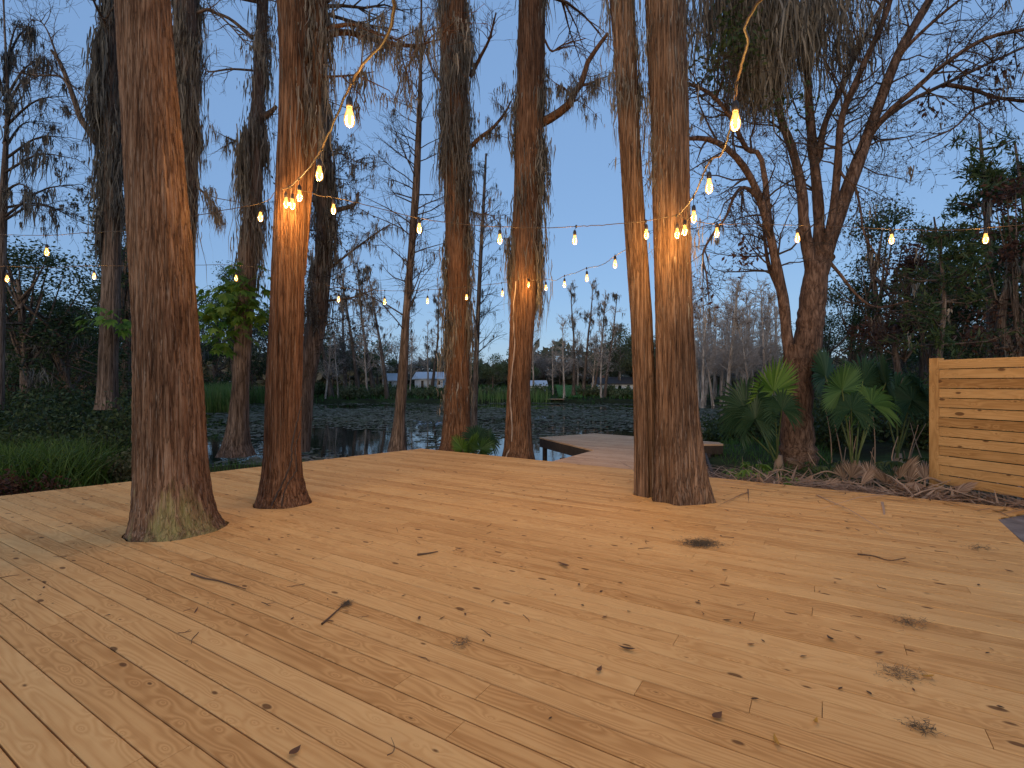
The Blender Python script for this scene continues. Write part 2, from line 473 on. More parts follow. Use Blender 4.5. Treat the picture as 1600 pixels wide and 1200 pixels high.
M['far_green'] = foliage_mat('far_green_leaf', (.08, .11, .045), (.135, .16, .07), (.19, .20, .10), trans=.45)
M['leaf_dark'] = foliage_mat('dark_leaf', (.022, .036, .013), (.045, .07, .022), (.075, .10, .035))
M['leaf_mid'] = foliage_mat('mid_leaf', (.03, .055, .015), (.055, .085, .025), (.09, .11, .04))
M['leaf_bright'] = foliage_mat('bright_leaf', (.07, .15, .022), (.13, .24, .035), (.20, .30, .06), trans=.45)
M['leaf_olive'] = foliage_mat('olive_leaf', (.09, .105, .045), (.15, .155, .07), (.20, .19, .10), trans=.45)
M['brownwood'] = foliage_mat('bare_crown', (.16, .125, .10), (.25, .20, .165), (.33, .28, .235), trans=.4)
M['leaf_brown'] = foliage_mat('brown_leaf', (.045, .02, .014), (.085, .035, .022), (.12, .055, .03))
M['leaf_twiggy'] = foliage_mat('dry_dark_leaf', (.03, .022, .015), (.05, .04, .022), (.07, .045, .025))
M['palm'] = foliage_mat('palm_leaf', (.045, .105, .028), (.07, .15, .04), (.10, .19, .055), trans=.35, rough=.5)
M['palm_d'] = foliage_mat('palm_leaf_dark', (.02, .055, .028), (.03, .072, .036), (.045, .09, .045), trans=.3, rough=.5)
M['stalk'] = plain_mat('palm_stalk', (.10, .13, .045), .6)
M['dry'] = foliage_mat('dry_frond', (.20, .13, .085), (.34, .235, .165), (.48, .36, .265), trans=.25, rough=.8)
M['grass'] = foliage_mat('grass_blade', (.03, .08, .013), (.055, .13, .022), (.09, .17, .035), trans=.4)
M['far_mix'] = foliage_mat('far_wood_leaf', (.10, .10, .055), (.16, .145, .085), (.24, .20, .14), trans=.45)
M['deck_twig'] = plain_mat('litter_twig', (.11, .068, .042), .9)
M['fern'] = foliage_mat('fern_blade', (.035, .075, .014), (.07, .13, .022), (.12, .18, .04), trans=.4)
M['reed'] = foliage_mat('reed_blade', (.10, .19, .045), (.16, .25, .065), (.24, .27, .10), trans=.4)
M['pad'] = foliage_mat('lily_pad', (.09, .095, .05), (.165, .15, .105), (.25, .21, .165), trans=.05, rough=.8, spec=.0)
M['deck'] = wood_mat('deck_pine', (.45, .235, .08), (.60, .345, .13), (.69, .43, .175), dirt=.24)
M['fence'] = wood_mat('fence_pine', (.29, .155, .055), (.42, .245, .095), (.52, .32, .135), dirt=.45, grain=.8, kn=.66, var=.5)
M['dock'] = wood_mat('dock_wood', (.40, .235, .13), (.55, .35, .205), (.64, .44, .28), dirt=.4)
M['dark_wood'] = plain_mat('dark_timber', (.055, .04, .03), .85)
M['cord'] = plain_mat('black_rubber', (.075, .052, .036), .6)
M['socket'] = plain_mat('socket_plastic', (.025, .02, .018), .45)
M['white'] = plain_mat('white_paint', (.72, .73, .74), .6, noise=.08)
M['metal_roof'] = plain_mat('pale_metal_roof', (.5, .53, .57), .45, noise=.12)
M['dark_roof'] = plain_mat('dark_shingle', (.07, .06, .058), .9)
M['brick'] = plain_mat('chimney_brick', (.28, .15, .10), .9)
M['dark_glass'] = plain_mat('dark_glass', (.015, .017, .02), .1)
M['slab'] = plain_mat('grey_slab', (.17, .155, .15), .9, noise=.6, nsc=3.5)

def ground_mat():
    m, nt, out = newmat('forest_floor')
    tc = N(nt, 'ShaderNodeTexCoord')
    n1 = N(nt, 'ShaderNodeTexNoise', inp={'Scale': .5, 'Detail': 8, 'Roughness': .7}); L_(nt, tc.outputs['Object'], n1.inputs['Vector'])
    r = ramp(nt, [(.35, (.02, .015, .01)), (.5, (.03, .034, .013)), (.65, (.045, .065, .018))]); L_(nt, n1.outputs[0], r.inputs[0])
    n2 = N(nt, 'ShaderNodeTexNoise', inp={'Scale': 22, 'Detail': 6}); L_(nt, tc.outputs['Object'], n2.inputs['Vector'])
    b = N(nt, 'ShaderNodeBsdfPrincipled', inp={'Roughness': 1.0, 'Specular IOR Level': .1}); L_(nt, r.outputs[0], b.inputs['Base Color'])
    bp = N(nt, 'ShaderNodeBump', inp={'Strength': .8, 'Distance': .05}); L_(nt, n2.outputs[0], bp.inputs['Height']); L_(nt, bp.outputs[0], b.inputs['Normal'])
    L_(nt, b.outputs[0], out.inputs[0]); return m
M['ground'] = ground_mat()

def water_mat():
    m, nt, out = newmat('pond_water')
    tc = N(nt, 'ShaderNodeTexCoord')
    n2 = N(nt, 'ShaderNodeTexNoise', inp={'Scale': 1.6, 'Detail': 3}); L_(nt, tc.outputs['Object'], n2.inputs['Vector'])
    b = N(nt, 'ShaderNodeBsdfPrincipled', inp={'Base Color': (.012, .013, .009, 1), 'Roughness': .04, 'IOR': 1.33, 'Specular IOR Level': .5})
    bp = N(nt, 'ShaderNodeBump', inp={'Strength': .05, 'Distance': .05}); L_(nt, n2.outputs[0], bp.inputs['Height']); L_(nt, bp.outputs[0], b.inputs['Normal'])
    L_(nt, b.outputs[0], out.inputs[0]); return m
M['water'] = water_mat()

def emit_mat(name, c, s, trans=0.0):
    m, nt, out = newmat(name); m.cycles.emission_sampling = 'NONE'
    e = N(nt, 'ShaderNodeEmission', inp={'Color': (*c, 1), 'Strength': s})
    if trans:
        t = N(nt, 'ShaderNodeBsdfTransparent', inp={'Color': (1, .86, .62, 1)})
        g = N(nt, 'ShaderNodeBsdfGlossy', inp={'Roughness': .05})
        fr = N(nt, 'ShaderNodeLayerWeight', inp={'Blend': .25})
        a = N(nt, 'ShaderNodeAddShader'); L_(nt, t.outputs[0], a.inputs[0]); L_(nt, e.outputs[0], a.inputs[1])
        mx = N(nt, 'ShaderNodeMixShader'); L_(nt, fr.outputs['Fresnel'], mx.inputs[0]); L_(nt, a.outputs[0], mx.inputs[1]); L_(nt, g.outputs[0], mx.inputs[2])
        L_(nt, mx.outputs[0], out.inputs[0])
    else:
        L_(nt, e.outputs[0], out.inputs[0])
    return m
M['glow'] = emit_mat('amber_glass', (1.0, .42, .07), 1.7, trans=1)
M['filament'] = emit_mat('hot_filament', (1.0, .60, .19), 2.4)

# ------------------------------------------------------------------ camera, sky, light
cam = bpy.data.cameras.new('camera'); co = bpy.data.objects.new('camera', cam); COL.objects.link(co)
co.location = (0, 0, CAMZ); co.rotation_euler = (R(90), 0, 0)
cam.sensor_width = 36; cam.lens = 36 * F / 1600; cam.clip_end = 2000; cam.clip_start = .05
SC.camera = co
w = bpy.data.worlds.new('World'); SC.world = w; w.use_nodes = True
nt = w.node_tree; nt.nodes.clear()
sky = nt.nodes.new('ShaderNodeTexSky'); sky.sky_type = 'NISHITA'; sky.sun_disc = False
SUN_E, SUN_R = R(9), R(200)
sky.sun_elevation = SUN_E; sky.sun_rotation = SUN_R
sky.air_density = 1.0; sky.dust_density = .45; sky.ozone_density = 2.0
bg = nt.nodes.new('ShaderNodeBackground'); bg.inputs[1].default_value = 0.05
wo = nt.nodes.new('ShaderNodeOutputWorld')
veil = nt.nodes.new('ShaderNodeMixRGB'); veil.blend_type = 'ADD'; veil.inputs[0].default_value = 1.0   # even dusk tint added to brighten and flatten the sky
veil.inputs[2].default_value = (3.5, 6.1, 11.0, 1)
nt.links.new(sky.outputs[0], veil.inputs[1]); nt.links.new(veil.outputs[0], bg.inputs[0]); nt.links.new(bg.outputs[0], wo.inputs[0])
sun = bpy.data.lights.new('sun', 'SUN'); sun.energy = 1.1; sun.angle = R(28); sun.color = (1, .80, .56)   # afterglow of the sun that has just gone down behind the camera
so = bpy.data.objects.new('sun', sun); COL.objects.link(so)
so.rotation_euler = (R(81), 0, R(-20))
SC.view_settings.view_transform = 'Standard'; SC.view_settings.look = 'None'
SC.view_settings.exposure = 0.0; SC.view_settings.gamma = 1.0
SC.cycles.max_bounces = 6; SC.cycles.transparent_max_bounces = 12
SC.cycles.use_denoising = True
SC.cycles.sample_clamp_indirect = 3.0


# ================================================================== SETTING
def build_ground():
    xs = np.concatenate([np.linspace(-600, -70, 24), np.linspace(-68, 68, 260), np.linspace(70, 600, 24)])
    ys = np.concatenate([np.linspace(-60, -4, 16), np.linspace(-3.5, 26, 130), np.linspace(26.5, 100, 120), np.linspace(105, 1200, 30)])
    X, Y = np.meshgrid(xs, ys)
    Z = ground_z(X, Y)
    mb = MB(); n, m = X.shape
    idx = np.arange(n * m).reshape(n, m)
    mb.add(np.stack([X, Y, Z], -1), np.stack([idx[:-1, :-1], idx[:-1, 1:], idx[1:, 1:], idx[1:, :-1]], -1).reshape(-1, 4))
    o = mb.build('ground', M['ground']); tag(o, kind='structure')
    mb = MB(); mb.add([(-75, 10, WATER), (75, 10, WATER), (75, 75, WATER), (-75, 75, WATER)], [(0, 1, 2, 3)])
    o = mb.build('pond_water', M['water']); tag(o, kind='structure')
build_ground()

# ------------------------------------------------------------------ deck
BU = Vector((-0.85, 0.527, 0)).normalized()      # along the boards
BV = Vector((0.527, 0.85, 0)).normalized()       # across the boards
def board(mb, o, u, v, n, L, W, T, rd, ch=.004, u0=0.0):
    """a chamfered plank: o = corner, spans u*L, v*W, thickness T down from n"""
    sec = [(0, -T), (0, -ch), (ch, 0), (W - ch, 0), (W, -ch), (W, -T)]
    V = []; A = []
    for e in (0, L):
        for (a, h) in sec:
            V.append(tuple(o + u * e + v * a + n * h)); A.append((e + u0, a - W / 2 if abs(h) < T else a - W / 2 + .3, rd))
    Q = [(k, (k + 1) % 6, 6 + (k + 1) % 6, 6 + k) for k in range(6)]
    Q += [(0, 5, 4, 1), (1, 4, 3, 2), (6, 7, 10, 11), (7, 8, 9, 10)]
    mb.add(V, Q, a=A)

DECK_T = .036
def plank_field(o, u, v, Lu, Wv, W, gap, joint=True, lens=(3.0, 4.9)):
    mb = MB(); n = Vector((0, 0, 1)); k = 0; y = 0.0
    while y < Wv:
        if joint:
            x = -random.uniform(0, 4)
            while x < Lu:
                l = random.choice((2.44, 3.05, 3.66, 4.27, 4.88)) if random.random() < .8 else random.uniform(.5, 2)
                dz = random.uniform(-.0015, .0015)
                board(mb, o + u * x + v * (y + random.uniform(-.0008, .0008)) + n * dz, u, v, n, l - .003, W, DECK_T, random.random())
                x += l
        else:
            board(mb, o + v * y, u, v, n, Lu, W, DECK_T, random.random())
        y += W + gap
    return mb

def clip(o, planes, notch=None):
    bm = bmesh.new(); bm.from_mesh(o.data)
    for co_, no in planes:
        g = bm.verts[:] + bm.edges[:] + bm.faces[:]
        r = bmesh.ops.bisect_plane(bm, geom=g, plane_co=co_, plane_no=no, clear_outer=True)
        ed = [e for e in r['geom_cut'] if isinstance(e, bmesh.types.BMEdge)]
        bmesh.ops.edgeloop_fill(bm, edges=ed)
    if notch:
        for co_, no in notch:
            g = bm.verts[:] + bm.edges[:] + bm.faces[:]
            bmesh.ops.bisect_plane(bm, geom=g, plane_co=co_, plane_no=no)
        dead = [f for f in bm.faces if all((f.calc_center_median() - c).dot(nn) > 1e-5 for c, nn in notch)]
        bmesh.ops.delete(bm, geom=dead, context='FACES')
    bm.to_mesh(o.data); bm.free()

KA = Vector((-2.1, 11.75, 0)); KB = Vector((5.47, 6.54, 0)); KL = Vector((-6.86, 6.76, 0))
NP = Vector((5.40, 5.62, 0))
def perp_out(a, b, inside):
    d = (b - a).normalized(); nrm = Vector((d.y, -d.x, 0))
    if (inside - a).dot(nrm) > 0: nrm = -nrm
    return nrm
INS = Vector((0, 5, 0))
nR = perp_out(KA, KB, INS); nL = perp_out(KL, KA, INS)
o0 = BU * -10.5 + BV * -3.2
mbd = plank_field(o0, BU, BV, 26.0, 16.0, .137, .0062)
n1 = (Vector((4.55, 4.35, 0)) - NP).normalized(); n1 = Vector((-n1.y, n1.x, 0)); n1 = n1 if n1.x > 0 else -n1
n2 = (Vector((5.96, 5.87, 0)) - NP).normalized(); n2 = Vector((n2.y, -n2.x, 0)); n2 = n2 if n2.y < 0 else -n2
deck = mbd.build('deck', M['deck'], smooth=False)
clip(deck, [(KA, nR), (KA, nL), (Vector((0, -2.2, 0)), Vector((0, -1, 0))), (Vector((9, 0, 0)), Vector((1, 0, 0))), (Vector((-13, 0, 0)), Vector((-1, 0, 0)))],
     notch=[(NP, n1), (NP, n2)])
tag(deck, kind='structure')
# rim boards under the deck edges
mb = MB()
def rim(a, b, nrm, h=.2, z=-DECK_T):
    d = (b - a); L = d.length; d.normalize()
    board(mb, Vector((a.x, a.y, z)) - nrm * .03, d, Vector((0, 0, -1)), nrm, L, h, .03, random.random())
far_r = KA + (KB - KA) * 1.5; far_l = KA + (KL - KA) * 2.2
rim(KA, far_r, nR); rim(KA, far_l, nL)
rim(NP, Vector((6.3, 6.02, 0)), n2, h=.16); rim(NP, Vector((3.6, 2.9, 0)), n1, h=.16)
rm = mb.build('rim_board', M['deck'], deck, smooth=False)
# shade under the deck: joists
mb = MB()
for k in range(34):
    c = o0 + BV * -1 + BU * (k * .6)
    a = c; b = c + BV * 18
    # keep the joists inside the deck outline
    ts = [t / 60 for t in range(61)]
    ins = [t for t in ts if (a.lerp(b, t) - KA).dot(nR) < -.12 and (a.lerp(b, t) - KA).dot(nL) < -.12 and a.lerp(b, t).y > -2.2 and a.lerp(b, t).x < 4.4]
    if len(ins) < 2: continue
    s_, e_ = a.lerp(b, ins[0]), a.lerp(b, ins[-1])
    board(mb, s_ + Vector((0, 0, -DECK_T - .003)), BV, BU, Vector((0, 0, 1)), (e_ - s_).length, .038, .18, random.random(), u0=k)
mb.build('joist', M['deck'], deck, smooth=False)
# grey paved landing set in the notch
mb = MB()
pts = [NP + Vector((.012, .004, 0)), Vector((5.98, 5.86, 0)), Vector((7.6, 6.6, 0)) * .93, Vector((7.2, 3.3, 0)), Vector((4.6, 4.38, 0))]
top = [(p.x, p.y, -.012) for p in pts]; bot = [(p.x, p.y, -.3) for p in pts]
mb.add(top + bot, [(k, (k + 1) % 5, 5 + (k + 1) % 5, 5 + k) for k in range(5)], [(0, 1, 2), (0, 2, 3), (0, 3, 4)])
o = mb.build('stone_landing', M['slab'], smooth=False); tag(o, kind='structure')

# ------------------------------------------------------------------ dock over the pond
dk = thing('dock', (3.2, 12, -.05), 'weathered grey brown plank dock running from the deck out over the pond', 'dock')
DZ = -.055
c1, c2, c3, c4 = Vector((.80, 14.8, DZ)), Vector((3.4, 15.9, DZ)), Vector((6.1, 13.1, DZ)), Vector((3.2, 8.05, DZ))
# main walkway from the deck out to a wider head
du = Vector((-.85, .527, 0)).normalized(); dv = Vector((.527, .85, 0)).normalized()
def dock_piece(poly):
    cen = sum(poly, Vector()) / len(poly)
    mbx = plank_field(Vector((-6, 10, DZ)) - du * 8 - dv * 8, du, dv, 22, 18, .138, .006, joint=False)
    ob = mbx.build('decking', M['dock'], dk, smooth=False)
    off = root_loc(dk)
    pl = []
    for i in range(len(poly)):
        a, b = poly[i], poly[(i + 1) % len(poly)]
        pl.append((a - off, perp_out(Vector((a.x, a.y, 0)), Vector((b.x, b.y, 0)), Vector((cen.x, cen.y, 0)))))
    clip(ob, pl)
    return ob
w1 = Vector((.66, 9.93, DZ)); w2 = Vector((1.93, 11.85, DZ)); w3 = Vector((5.75, 13.3, DZ)); w4 = Vector((3.3, 8.1, DZ)); w5 = Vector((5.0, 10.9, DZ))
dock_piece([w1, w2, Vector((4.4, 11.4, DZ)), w4])
dock_piece([Vector((.80, 14.75, DZ - .003)), Vector((2.6, 15.9, DZ - .003)), Vector((5.9, 13.2, DZ - .003)), Vector((4.3, 11.35, DZ - .003)), Vector((1.93, 11.85, DZ - .003))])
mb = MB()
def beam(a, b, h=.24, t=.045, z=DZ - .04):
    d = b - a; L = d.length; d.normalize()
    nrm = Vector((d.y, -d.x, 0))
    board(mb, Vector((a.x, a.y, z)), d, Vector((0, 0, -1)), nrm, L, h, t, .5)
beam(Vector((.80, 14.75, 0)), Vector((1.93, 11.85, 0))); beam(Vector((1.93, 11.85, 0)), w1)
beam(Vector((.86, 14.68, 0)), Vector((2.6, 15.8, 0))); beam(Vector((5.9, 13.2, 0)), Vector((2.6, 15.8, 0)))
beam(Vector((4.3, 11.35, 0)), Vector((5.9, 13.2, 0))); beam(w4, Vector((4.35, 11.3, 0)))
mb.build('edge_beam', M['dark_wood'], dk, smooth=False)
for (x, y) in ((.95, 14.6), (1.9, 12.1), (1.1, 10.9), (2.6, 15.6), (5.6, 13.2), (4.5, 11.6), (3.9, 10.0), (4.1, 14.4)):
    mb = MB(); tubes(mb, [([Vector((x, y, -1.6)), Vector((x, y, -.8)), Vector((x, y, DZ - .045))], [.07, .07, .07])], 8, cap=True)
    mb.build('post', M['dark_wood'], dk)
# low bench at the dock's landward side
bn = thing('bench', P(1112, 716, 11.4) , 'low brown wooden bench at the side of the dock behind the double trunk', 'bench')
bl = root_loc(bn)
mb = MB()
bx0 = P(1060, 694, 11.6); bx1 = P(1131, 696, 11.6)
d = (bx1 - bx0); d.z = 0; L = d.length; d.normalize(); nn = Vector((0, 0, 1)); dvv = Vector((-d.y, d.x, 0))
for k in range(3): board(mb, Vector((bx0.x, bx0.y, .12)) + dvv * (k * .145), d, dvv, nn, L, .138, .04, random.random())
mb.build('seat', M['dock'], bn, smooth=False)
mb = MB(); board(mb, Vector((bx0.x, bx0.y - .0, .078)) + dvv * .01, d, Vector((0, 0, -1)), -dvv, L - .01, .2, .04, .3)
mb.build('apron', M['dark_wood'], bn, smooth=False)
for k in (.08, L - .18):
    for e in (.06, .34):
        p = Vector((bx0.x, bx0.y, 0)) + d * k + dvv * e
        mb = MB(); board(mb, Vector((p.x, p.y, -.45)), Vector((0, 0, 1)), d, -dvv, .528, .1, .08, .2)
        mb.build('leg', M['dark_wood'], bn, smooth=False)

# ------------------------------------------------------------------ fence
fb = Vector((6.19, 7.5, -.22))
fe = thing('fence', fb, 'new yellow pine fence of horizontal boards with knots, ending in a square post', 'fence')
fd = Vector((.307, -.952, 0)).normalized(); fn = Vector((-fd.y, fd.x, 0)); fn = fn if fn.x < 0 else -fn
TOPZ = 1.5 + 40 / F * 7.5
def fpost(t, nm='post', top=TOPZ):
    mb = MB(); s = .125
    p = fb + fd * t
    board(mb, Vector((p.x, p.y, -.5)), Vector((0, 0, 1)), Vector((-1, 0, 0)) * 0 + fd, fn, top + .5, s, s, random.random(), ch=.006)
    mb.build(nm, M['fence'], fe, smooth=False)
fpost(0)
fpost(2.44, top=TOPZ - .01)
mb = MB(); H = 13; zb = .045
pitch = (TOPZ - .02 - zb) / H
for k in range(H):
    z = zb + k * pitch
    p = fb + fd * .128
    board(mb, Vector((p.x, p.y, z)) - fn * (.002 + .016 * (k % 2) + random.uniform(0, .004)), fd, Vector((0, 0, 1)), fn, 2.3, pitch - .011, .02, random.random(), ch=.003, u0=random.random() * 3)
mb.build('board_panel', M['fence'], fe, smooth=False)
mb = MB()
for t in (.16, 1.25, 2.2):
    p = fb + fd * t - fn * .045
    board(mb, Vector((p.x, p.y, .05)), Vector((0, 0, 1)), fd, fn, TOPZ - .15, .06, .03, random.random())
mb.build('batten', M['fence'], fe, smooth=False)

# ================================================================== BIG CYPRESSES
def cyp_tree(name, rows_list, Ys, label, mat, top=13, flute=.0, fk=7, moss_spec=None, branches=(), crown=True, seed=0, group=None, nth=96, nz=150, moss_mat='moss', flute_h=1.2, cat='tree', ridge=.020):
    c0, _ = rows_to_axis(rows_list[0][:1], Ys[0])
    base = Vector((c0[0].x, c0[0].y, c0[0].z))
    root = thing(name, base, label, cat, group)
    axes = []
    for i, (rows, Y) in enumerate(zip(rows_list, Ys)):
        mb = MB(); c, r = rows_to_axis(rows, Y)
        C, Rr = trunk(mb, c, r, nth=nth, nz=nz, flute=flute, fk=fk, top=top + i, seed=seed + i, flute_h=flute_h, ridge=ridge)
        mb.build('trunk', mat, root); axes.append((C, Rr))
    out = []; lim = []
    for bpts, bw, kk in branches:
        pts = spline([P(x, y, Y) for x, y, Y in bpts], 12)
        rad = np.linspace(bw, bw * .35, 12)
        lim.append((pts, rad))
        pv = [Vector(p) for p in pts]
        for _ in range(kk):
            i = random.randrange(3, 11); d = (pv[min(11, i + 1)] - pv[i - 1]).normalized()
            grow(out, pv[i], rdir(d, random.uniform(.4, 1.1)), random.uniform(.4, 1.0), .012, 1, 3, dict(kids=[2, 3, 2], trop=-.03, wig=.22, rmin=.003))
        out.append((pv, list(rad), 0))
    if crown:
        C, Rr = axes[0]
        for _ in range(16):
            z = random.uniform(C[-1, 2] * .62, C[-1, 2]); x = np.interp(z, C[:, 2], C[:, 0]); y = np.interp(z, C[:, 2], C[:, 1])
            a = random.random() * 6.28
            grow(out, Vector((x, y, z)), Vector((math.cos(a), math.sin(a), .25)).normalized(), random.uniform(1.5, 3), .06, 0, 2, dict(kids=[6, 5], trop=0, wig=.15, rmin=.004))
    if out:
        mb = MB(); grow_tubes(mb, out); mb.build('crown' if crown else 'branch', mat, root)
    if moss_spec or branches:
        mb = MB()
        for ms in (moss_spec or []):
            ax = axes[ms.get('ax', 0)]
            o_ = ms.get('out', 1.03)
            nc = max(4, ms['n'] // 42)
            p = surf_pts(ax[0], ax[1], nc, ms['z'][0], ms['z'][1], 1 + (o_ - 1) * .5, ms.get('side'), ms.get('pw', 1))
            for q in p:
                n_ = int(42 * random.uniform(.4, 2.0)); s = random.uniform(.05, .14); f = random.uniform(.5, 1.25)
                cx = np.array([np.interp(q[2], ax[0][:, 2], ax[0][:, 0]), np.interp(q[2], ax[0][:, 2], ax[0][:, 1])])
                rad = (q[:2] - cx); rad = rad / (np.linalg.norm(rad) + 1e-6)
                pp = q + rng.normal(0, 1, (n_, 3)) * np.array([s, s, s * 2.2])
                dd = np.linalg.norm(pp[:, :2] - cx, axis=1, keepdims=True); rr_ = np.interp(pp[:, 2], ax[0][:, 2], ax[1])[:, None]
                pp[:, :2] = cx + (pp[:, :2] - cx) / (dd + 1e-6) * np.maximum(dd, rr_ * random.uniform(.98, 1.0 + (o_ - 1) * 1.2))
                moss(mb, pp, ms['L'][0] * f * .6, ms['L'][1] * f, ms.get('w', .014), sway=ms.get('sway', .07))
        if branches:
            for pts, _, l in out:
                if l > 2: continue
                for _ in range(1 if l else 8):
                    i = random.randrange(len(pts) - 1); q = pts[i].lerp(pts[i + 1], random.random())
                    if q.z > 9: continue
                    moss_clumps(mb, [q], 12, .045, .1, .6, .009)
        mb.build('hanging_moss', M[moss_mat], root)
    return root, axes

T1 = [(828, 194, 360), (812, 201, 346), (780, 205, 336), (740, 207, 330), (700, 207, 327), (600, 206, 322), (500, 204, 313), (400, 198, 305), (300, 193, 296), (200, 188, 286), (100, 182, 276), (0, 177, 269)]
cyp_tree('cypress_tree', [T1], [5.25], 'widest brown cypress trunk, lichen stained at its foot, rising through the deck', M['cypress_l'], flute=.035, fk=8, seed=1, nth=192, nz=260)
T2 = [(788, 395, 491), (770, 401, 482), (740, 407, 475), (700, 411, 472), (600, 414, 474), (500, 420, 476), (400, 424, 477), (300, 429, 480), (200, 434, 484), (100, 436, 486), (0, 432, 484)]
T2b = [(430, 462, 478), (300, 470, 488), (250, 473, 494), (200, 476, 498), (100, 480, 505), (0, 484, 510)]
cyp_tree('cypress_tree', [T2, T2b], [6.4, 6.5], 'reddish slimmer cypress rising through the deck with bulbs strung against its bark', M['cypress_b'], flute=.05, fk=6, seed=5, nth=160, nz=240,
         moss_spec=[dict(n=170, z=(4.8, 7.5), L=(.1, .7), ax=0, side=(-.2, .6), w=.008), dict(n=900, z=(4.2, 7.5), L=(.15, .8), ax=1, out=1.15, w=.009)],
         branches=[([(500, 60, 6.5), (540, 50, 6.7), (600, 66, 6.9), (650, 72, 7.0), (668, 66, 7.0)], .045, 8), ([(495, 48, 6.5), (550, 38, 6.6), (590, 52, 6.8), (632, 66, 6.9)], .03, 5), ([(505, 120, 6.5), (545, 118, 6.8), (585, 112, 7.0)], .016, 4)])
T3 = [(782, 1013, 1114), (750, 1016, 1105), (700, 1019, 1098), (650, 1021, 1092), (600, 1022, 1089), (500, 1022, 1084), (400, 1020, 1080), (300, 1018, 1078), (200, 1017, 1077), (100, 1012, 1074), (0, 1008, 1070)]
T3b = [(775, 991, 1029), (700, 991, 1026), (600, 989, 1024), (500, 985, 1020), (400, 978, 1013), (300, 972, 1006), (200, 966, 1000), (100, 960, 996), (0, 952, 992)]
cyp_tree('cypress_tree', [T3, T3b], [6.65, 6.85], 'double cypress, a stout fluted trunk joined to a thin leaning stem, on the deck', M['cypress'], flute=.15, fk=9, seed=9, flute_h=1.5, nth=160, nz=240,
         moss_spec=[dict(n=420, z=(5.2, 8), L=(.1, .6), ax=0, out=1.05, w=.007), dict(n=200, z=(2.5, 5.5), L=(.05, .4), ax=0, w=.006, side=(-.1, .35)), dict(n=300, z=(3.4, 5.5), L=(.05, .35), ax=0, w=.006, side=(3.2, .3)), dict(n=700, z=(5.2, 8), L=(.15, .7), ax=1, out=1.1, w=.008)])
T4 = [(730, 780, 840), (700, 786, 834), (680, 788, 832), (600, 793, 829), (500, 797, 836), (400, 800, 842), (300, 803, 845), (200, 806, 848), (100, 808, 850), (0, 810, 852)]
r4, ax4 = cyp_tree('cypress_tree', [T4], [12.0], 'mossy cypress with one crooked bare limb, at the water behind the deck', M['cypress_b'], top=17, flute=.05, seed=14, nth=110, nz=170,
         moss_spec=[dict(n=1000, z=(4.2, 13), L=(.2, 1.0), out=1.04, w=.011), dict(n=800, z=(3.4, 9), L=(.2, 1.1), out=1.10, side=(2.9, .4), w=.012), dict(n=1000, z=(3.6, 9), L=(.2, 1.2), out=1.10, side=(-.1, .4), w=.012)],
         branches=[([(846, 192, 12), (868, 180, 11.9), (890, 162, 11.8), (897, 145, 11.8), (910, 128, 11.8), (917, 100, 11.8), (935, 72, 11.7), (950, 52, 11.6)], .11, 12),
                   ([(893, 152, 11.8), (882, 138, 11.7), (874, 134, 11.7)], .03, 3), ([(905, 135, 11.8), (925, 130, 11.7), (936, 122, 11.6)], .025, 3),
                   ([(850, 60, 12), (862, 80, 11.9), (880, 70, 11.8), (915, 60, 11.6)], .03, 8)])
T5 = [(705, 682, 744), (690, 687, 738), (650, 692, 735), (600, 696, 734), (500, 697, 732), (400, 697, 733), (300, 695, 733), (200, 692, 732), (100, 690, 730), (0, 688, 730)]
cyp_tree('cypress_tree', [T5], [13.0], 'cypress thickly hung with moss, standing at the far corner of the deck', M['cypress_b'], top=18, flute=.05, seed=18, nth=110, nz=170,
         moss_spec=[dict(n=3000, z=(2.9, 14), L=(.2, 1.1), out=1.09, w=.012), dict(n=700, z=(1.0, 4.5), L=(.1, .7), out=1.04), dict(n=1100, z=(5, 13), L=(.4, 1.8), out=1.3, w=.012)],
         branches=[([(733, 232, 13), (750, 215, 12.9), (770, 200, 12.8), (790, 175, 12.7), (798, 158, 12.6)], .06, 9), ([(735, 120, 13), (750, 90, 12.9), (765, 60, 12.8), (775, 20, 12.8)], .06, 10),
                   ([(690, 130, 13), (676, 110, 13), (664, 70, 13)], .04, 5), ([(735, 330, 13), (752, 335, 12.9), (764, 330, 12.8)], .025, 4)])
# thin bare cypress with fine side twigs
def spindly(name, rows, Y, label, n, lmax, yr, seed, mossy=.2, mat='cypress_d', ang=(.9, 1.25), top_extra=0):
    random.seed(seed)
    c, r = rows_to_axis(rows, Y)
    root = thing(name, c[0], label, 'tree')
    mb = MB(); C, Rr = trunk(mb, c, r, nth=24, nz=90, seed=seed, ridge=.03, flute=.05, fk=5); mb.build('trunk', M[mat], root)
    out = []
    z0 = P(0, yr[1], Y).z; z1 = P(0, yr[0], Y).z
    for i in range(n):
        f = (i + random.random()) / n; z = z0 + (z1 - z0) * f
        x = np.interp(z, C[:, 2], C[:, 0]); y = np.interp(z, C[:, 2], C[:, 1]); rr = np.interp(z, C[:, 2], Rr)
        a = random.random() * 6.28; s = random.uniform(*ang)
        d = Vector((math.cos(a) * math.sin(s), math.sin(a) * math.sin(s), math.cos(s)))
        L = lmax * (1 - .75 * f) * random.uniform(.5, 1.1)
        grow(out, Vector((x, y, z)), d, L, max(.006, rr * .22), 0, 2, dict(kids=[7, 3], trop=.03, wig=.12, rmin=.0028, lr=(.25, .5), ang=(.5, .9), t0=.15))
    mb = MB(); grow_tubes(mb, out, (4, 3, 3)); mb.build('crown', M['twig'], root)
    if mossy:
        mb = MB()
        for q in along(out, 0, int(n * mossy * 6)): moss_clumps(mb, [q], 9, .04, .1, .6, .012)
        mb.build('hanging_moss', M['moss_d'], root)
    return root
